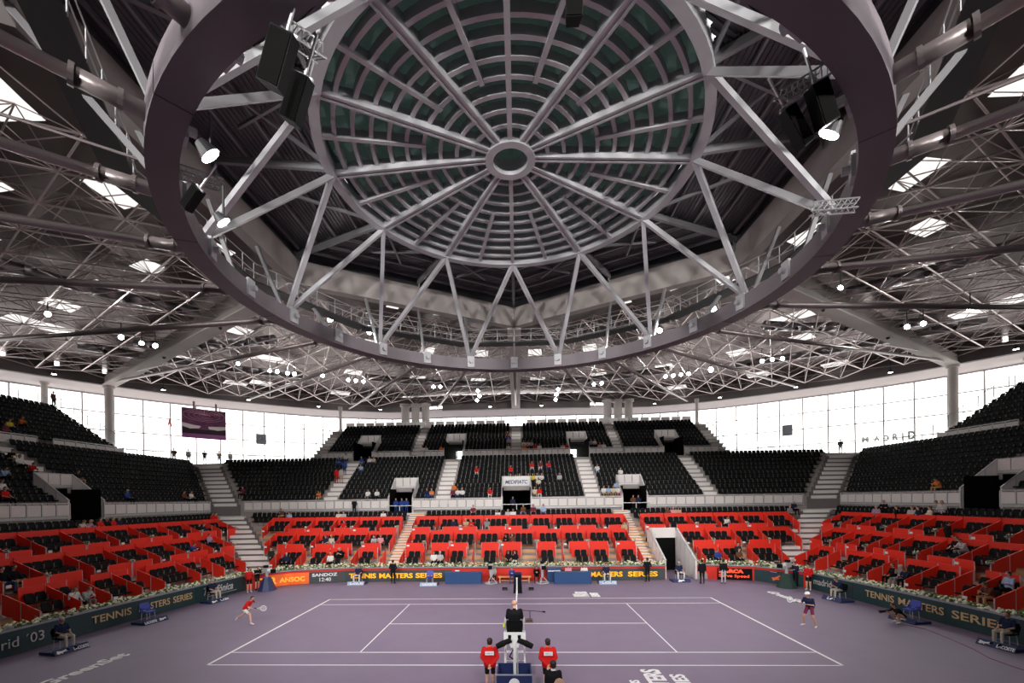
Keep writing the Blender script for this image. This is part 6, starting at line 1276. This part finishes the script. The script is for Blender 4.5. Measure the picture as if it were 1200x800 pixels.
# foreground figures
POSES['umpire'] = base_sit(el=(.24, -.02, .74), er=(-.24, -.02, .74), wl=(.16, -.26, .68), wr=(-.16, -.26, .68))
person('bald umpire in a black jumper seen from behind on the high white chair', Matrix.Translation((*UC, 1.46)) @ Matrix.Rotation(R(180), 4, 'Z'), 'umpire', 'black', 'black', 'bald', skin=0, voxel=.012, fine=True, scale=1.04, coat=True)
hz_ = MB(); hf = MB()
for i in range(9):
    a_ = R(-95 + i*24); hf.ball((.080*sin(a_), -.080*cos(a_), 0), (.028, .028, .042), 8, 6)
fr_ = obj('hair_fringe', hf, HAIR['blond'], None, smooth=True); fr_.location = (UC[0], UC[1] - .03, 2.73); tag(fr_); um = [o for o in bpy.data.objects if o.get('label', '').startswith('bald umpire')][0]
bpy.context.view_layer.update(); fr_.parent = um; fr_.matrix_parent_inverse = um.matrix_world.inverted()
for x, hy, lab, sc in ((574.5, 746, 'ball boy in red, hands behind his back, left of the umpire chair', 1.0), (642.5, 748, 'ball boy in red right of the umpire chair, beyond the suited man', .99)):
    q = at_Y(x, 800, -7.75); t = standing(lab, (q[0], -7.75, 0), R(180), 'back', shirt='red', pants='black', shorts=1, shoes='white', voxel=.011, fine=True, scale=sc, hair='dark', coat=True)
    bpy.context.view_layer.update(); W_m = t.matrix_world
    p_ = child('back_patch', MB().prism([W_m @ Vector((x_, .165, z_)) for x_, z_ in ((-.14, 1.25), (.14, 1.25), (.14, 1.37), (-.14, 1.37))], W_m.to_3x3() @ Vector((0, .012, 0))), 'white_text', t)
    text('- --- - -', W_m @ Vector((.10, .185, 1.30)), W_m @ Vector((-.10, .185, 1.30)), .02, 'skirting', t, bold=.03)
    obj('collar', MB().lathe([(.058, 1.45), (.070, 1.45), (.068, 1.50), (.056, 1.50)], 16, c=(0, .015, 0)), COL['red'] if False else 'red_panel', t)
POSES['suit'] = base_stand(sl=(.165, .01, 1.415), sr=(-.165, .01, 1.415), el=(.205, .03, 1.14), er=(-.205, .03, 1.14), wl=(.16, -.14, .95), wr=(-.16, -.14, .95))
q = at_Y(648.5, 800, -9.6); sm_ = standing('dark haired man in black suit at the bottom edge, right of navy box', (q[0], -9.6, 0), R(180), 'suit', shirt='black', pants='black', voxel=.012, fine=True, scale=.98, coat=True)
obj('shirt_collar', MB().lathe([(.058, 1.475), (.068, 1.475), (.064, 1.505), (.056, 1.505)], 16, c=(0, .012, 0)), 'white_text', sm_)
q = at_Y(655.5, 800, -14.1)
person('balding spectator whose head shows at the bottom edge of the photo', Matrix.Translation((q[0], -14.1, z1(3))) @ Matrix.Rotation(R(180), 4, 'Z'), 'sit', 'grey', 'black', 'bald', skin=0, voxel=.012, fine=True, scale=1.1)
bpy.context.view_layer.update(); bs = bpy.data.objects[bpy.data.objects[-1].name] if False else [o for o in bpy.data.objects if o.get('label', '').startswith('balding spectator')][0]
hb = MB()
for i in range(9):
    a_ = R(-95 + i*24); hb.ball((.082*sin(a_), .04 + .082*cos(a_), 1.19), (.03, .03, .05), 8, 6)
obj('hair_fringe', hb, HAIR['brown'], bs, smooth=True)
c = thing('stadium_seat', 'black seat of the balding spectator at the bottom edge', 'seat', Matrix.Translation((q[0], -14.18, z1(3))) @ Matrix.Rotation(R(180), 4, 'Z')); obj('backrest', mb_, None, c); obj('seat', ms_, None, c); obj('bracket', mr_, None, c)
q = at_Y(568, 800, -8.2); t = thing('equipment_box', 'low navy box on the floor behind the left ball boy', 'box', loc=(q[0] - .02, -8.3, 0)); obj('body', MB().box(-.2, .2, -.2, .2, 0, .40), 'navy', t); obj('lid', MB().box(-.21, .21, -.21, .21, .40, .44), 'navy', t)
# flowers in pots on the front corners of the boxes
def pot(label, p, group):
    t = thing('flower_box', label, 'flowers', loc=p, group=group); obj('trough', MB().box(-.16, .16, -.07, .07, 0, .07), 'skirting', t); a, b = MB(), MB()
    for i in range(14): (a if i % 2 else b).ball((random.uniform(-.15, .15), random.uniform(-.06, .06), .09 + random.uniform(0, .08)), .04, 5, 4)
    obj('leaves', a, 'leaf', t); obj('blossoms', b, 'blossom', t)
for (lst, D, Y, z) in (([(354, 0), (409, 0), (463, 0), (485, 0), (538, 0), (593, 0), (620.5, 0), (676, 0), (731, 0), (811, 0), (868, 0)], 38.8, 5.5, z1(6)), ([(329, 0), (387, 0), (422, 0), (495, 0), (527, 0), (584, 0), (628, 0), (687, 0), (739, 0), (830, 0), (892, 0)], 36.3, 3.0, z1(3))):
    for x, _ in lst: pot('small pot of white and green flowers on %s row front panels, far boxes' % ('back' if D > 37 else 'middle'), (X_([x], D)[0], 11.4 + Y - .03, z + BOX_H - .04), 'flower pots on the far boxes')
for side, sg in (('left', -1), ('right', 1)):
    for rn, d, k in ((2, 3.0, 3), (3, 5.5, 6)):
        for y in SIDE_Y[side, rn][1::2]: pot('small pot of white and green flowers on a front panel of the %s stand boxes' % side, (sg*(20.7 + d - .03), y, z1(k) + BOX_H - .04), 'flower pots on the %s boxes' % side)
bpy.context.view_layer.update()
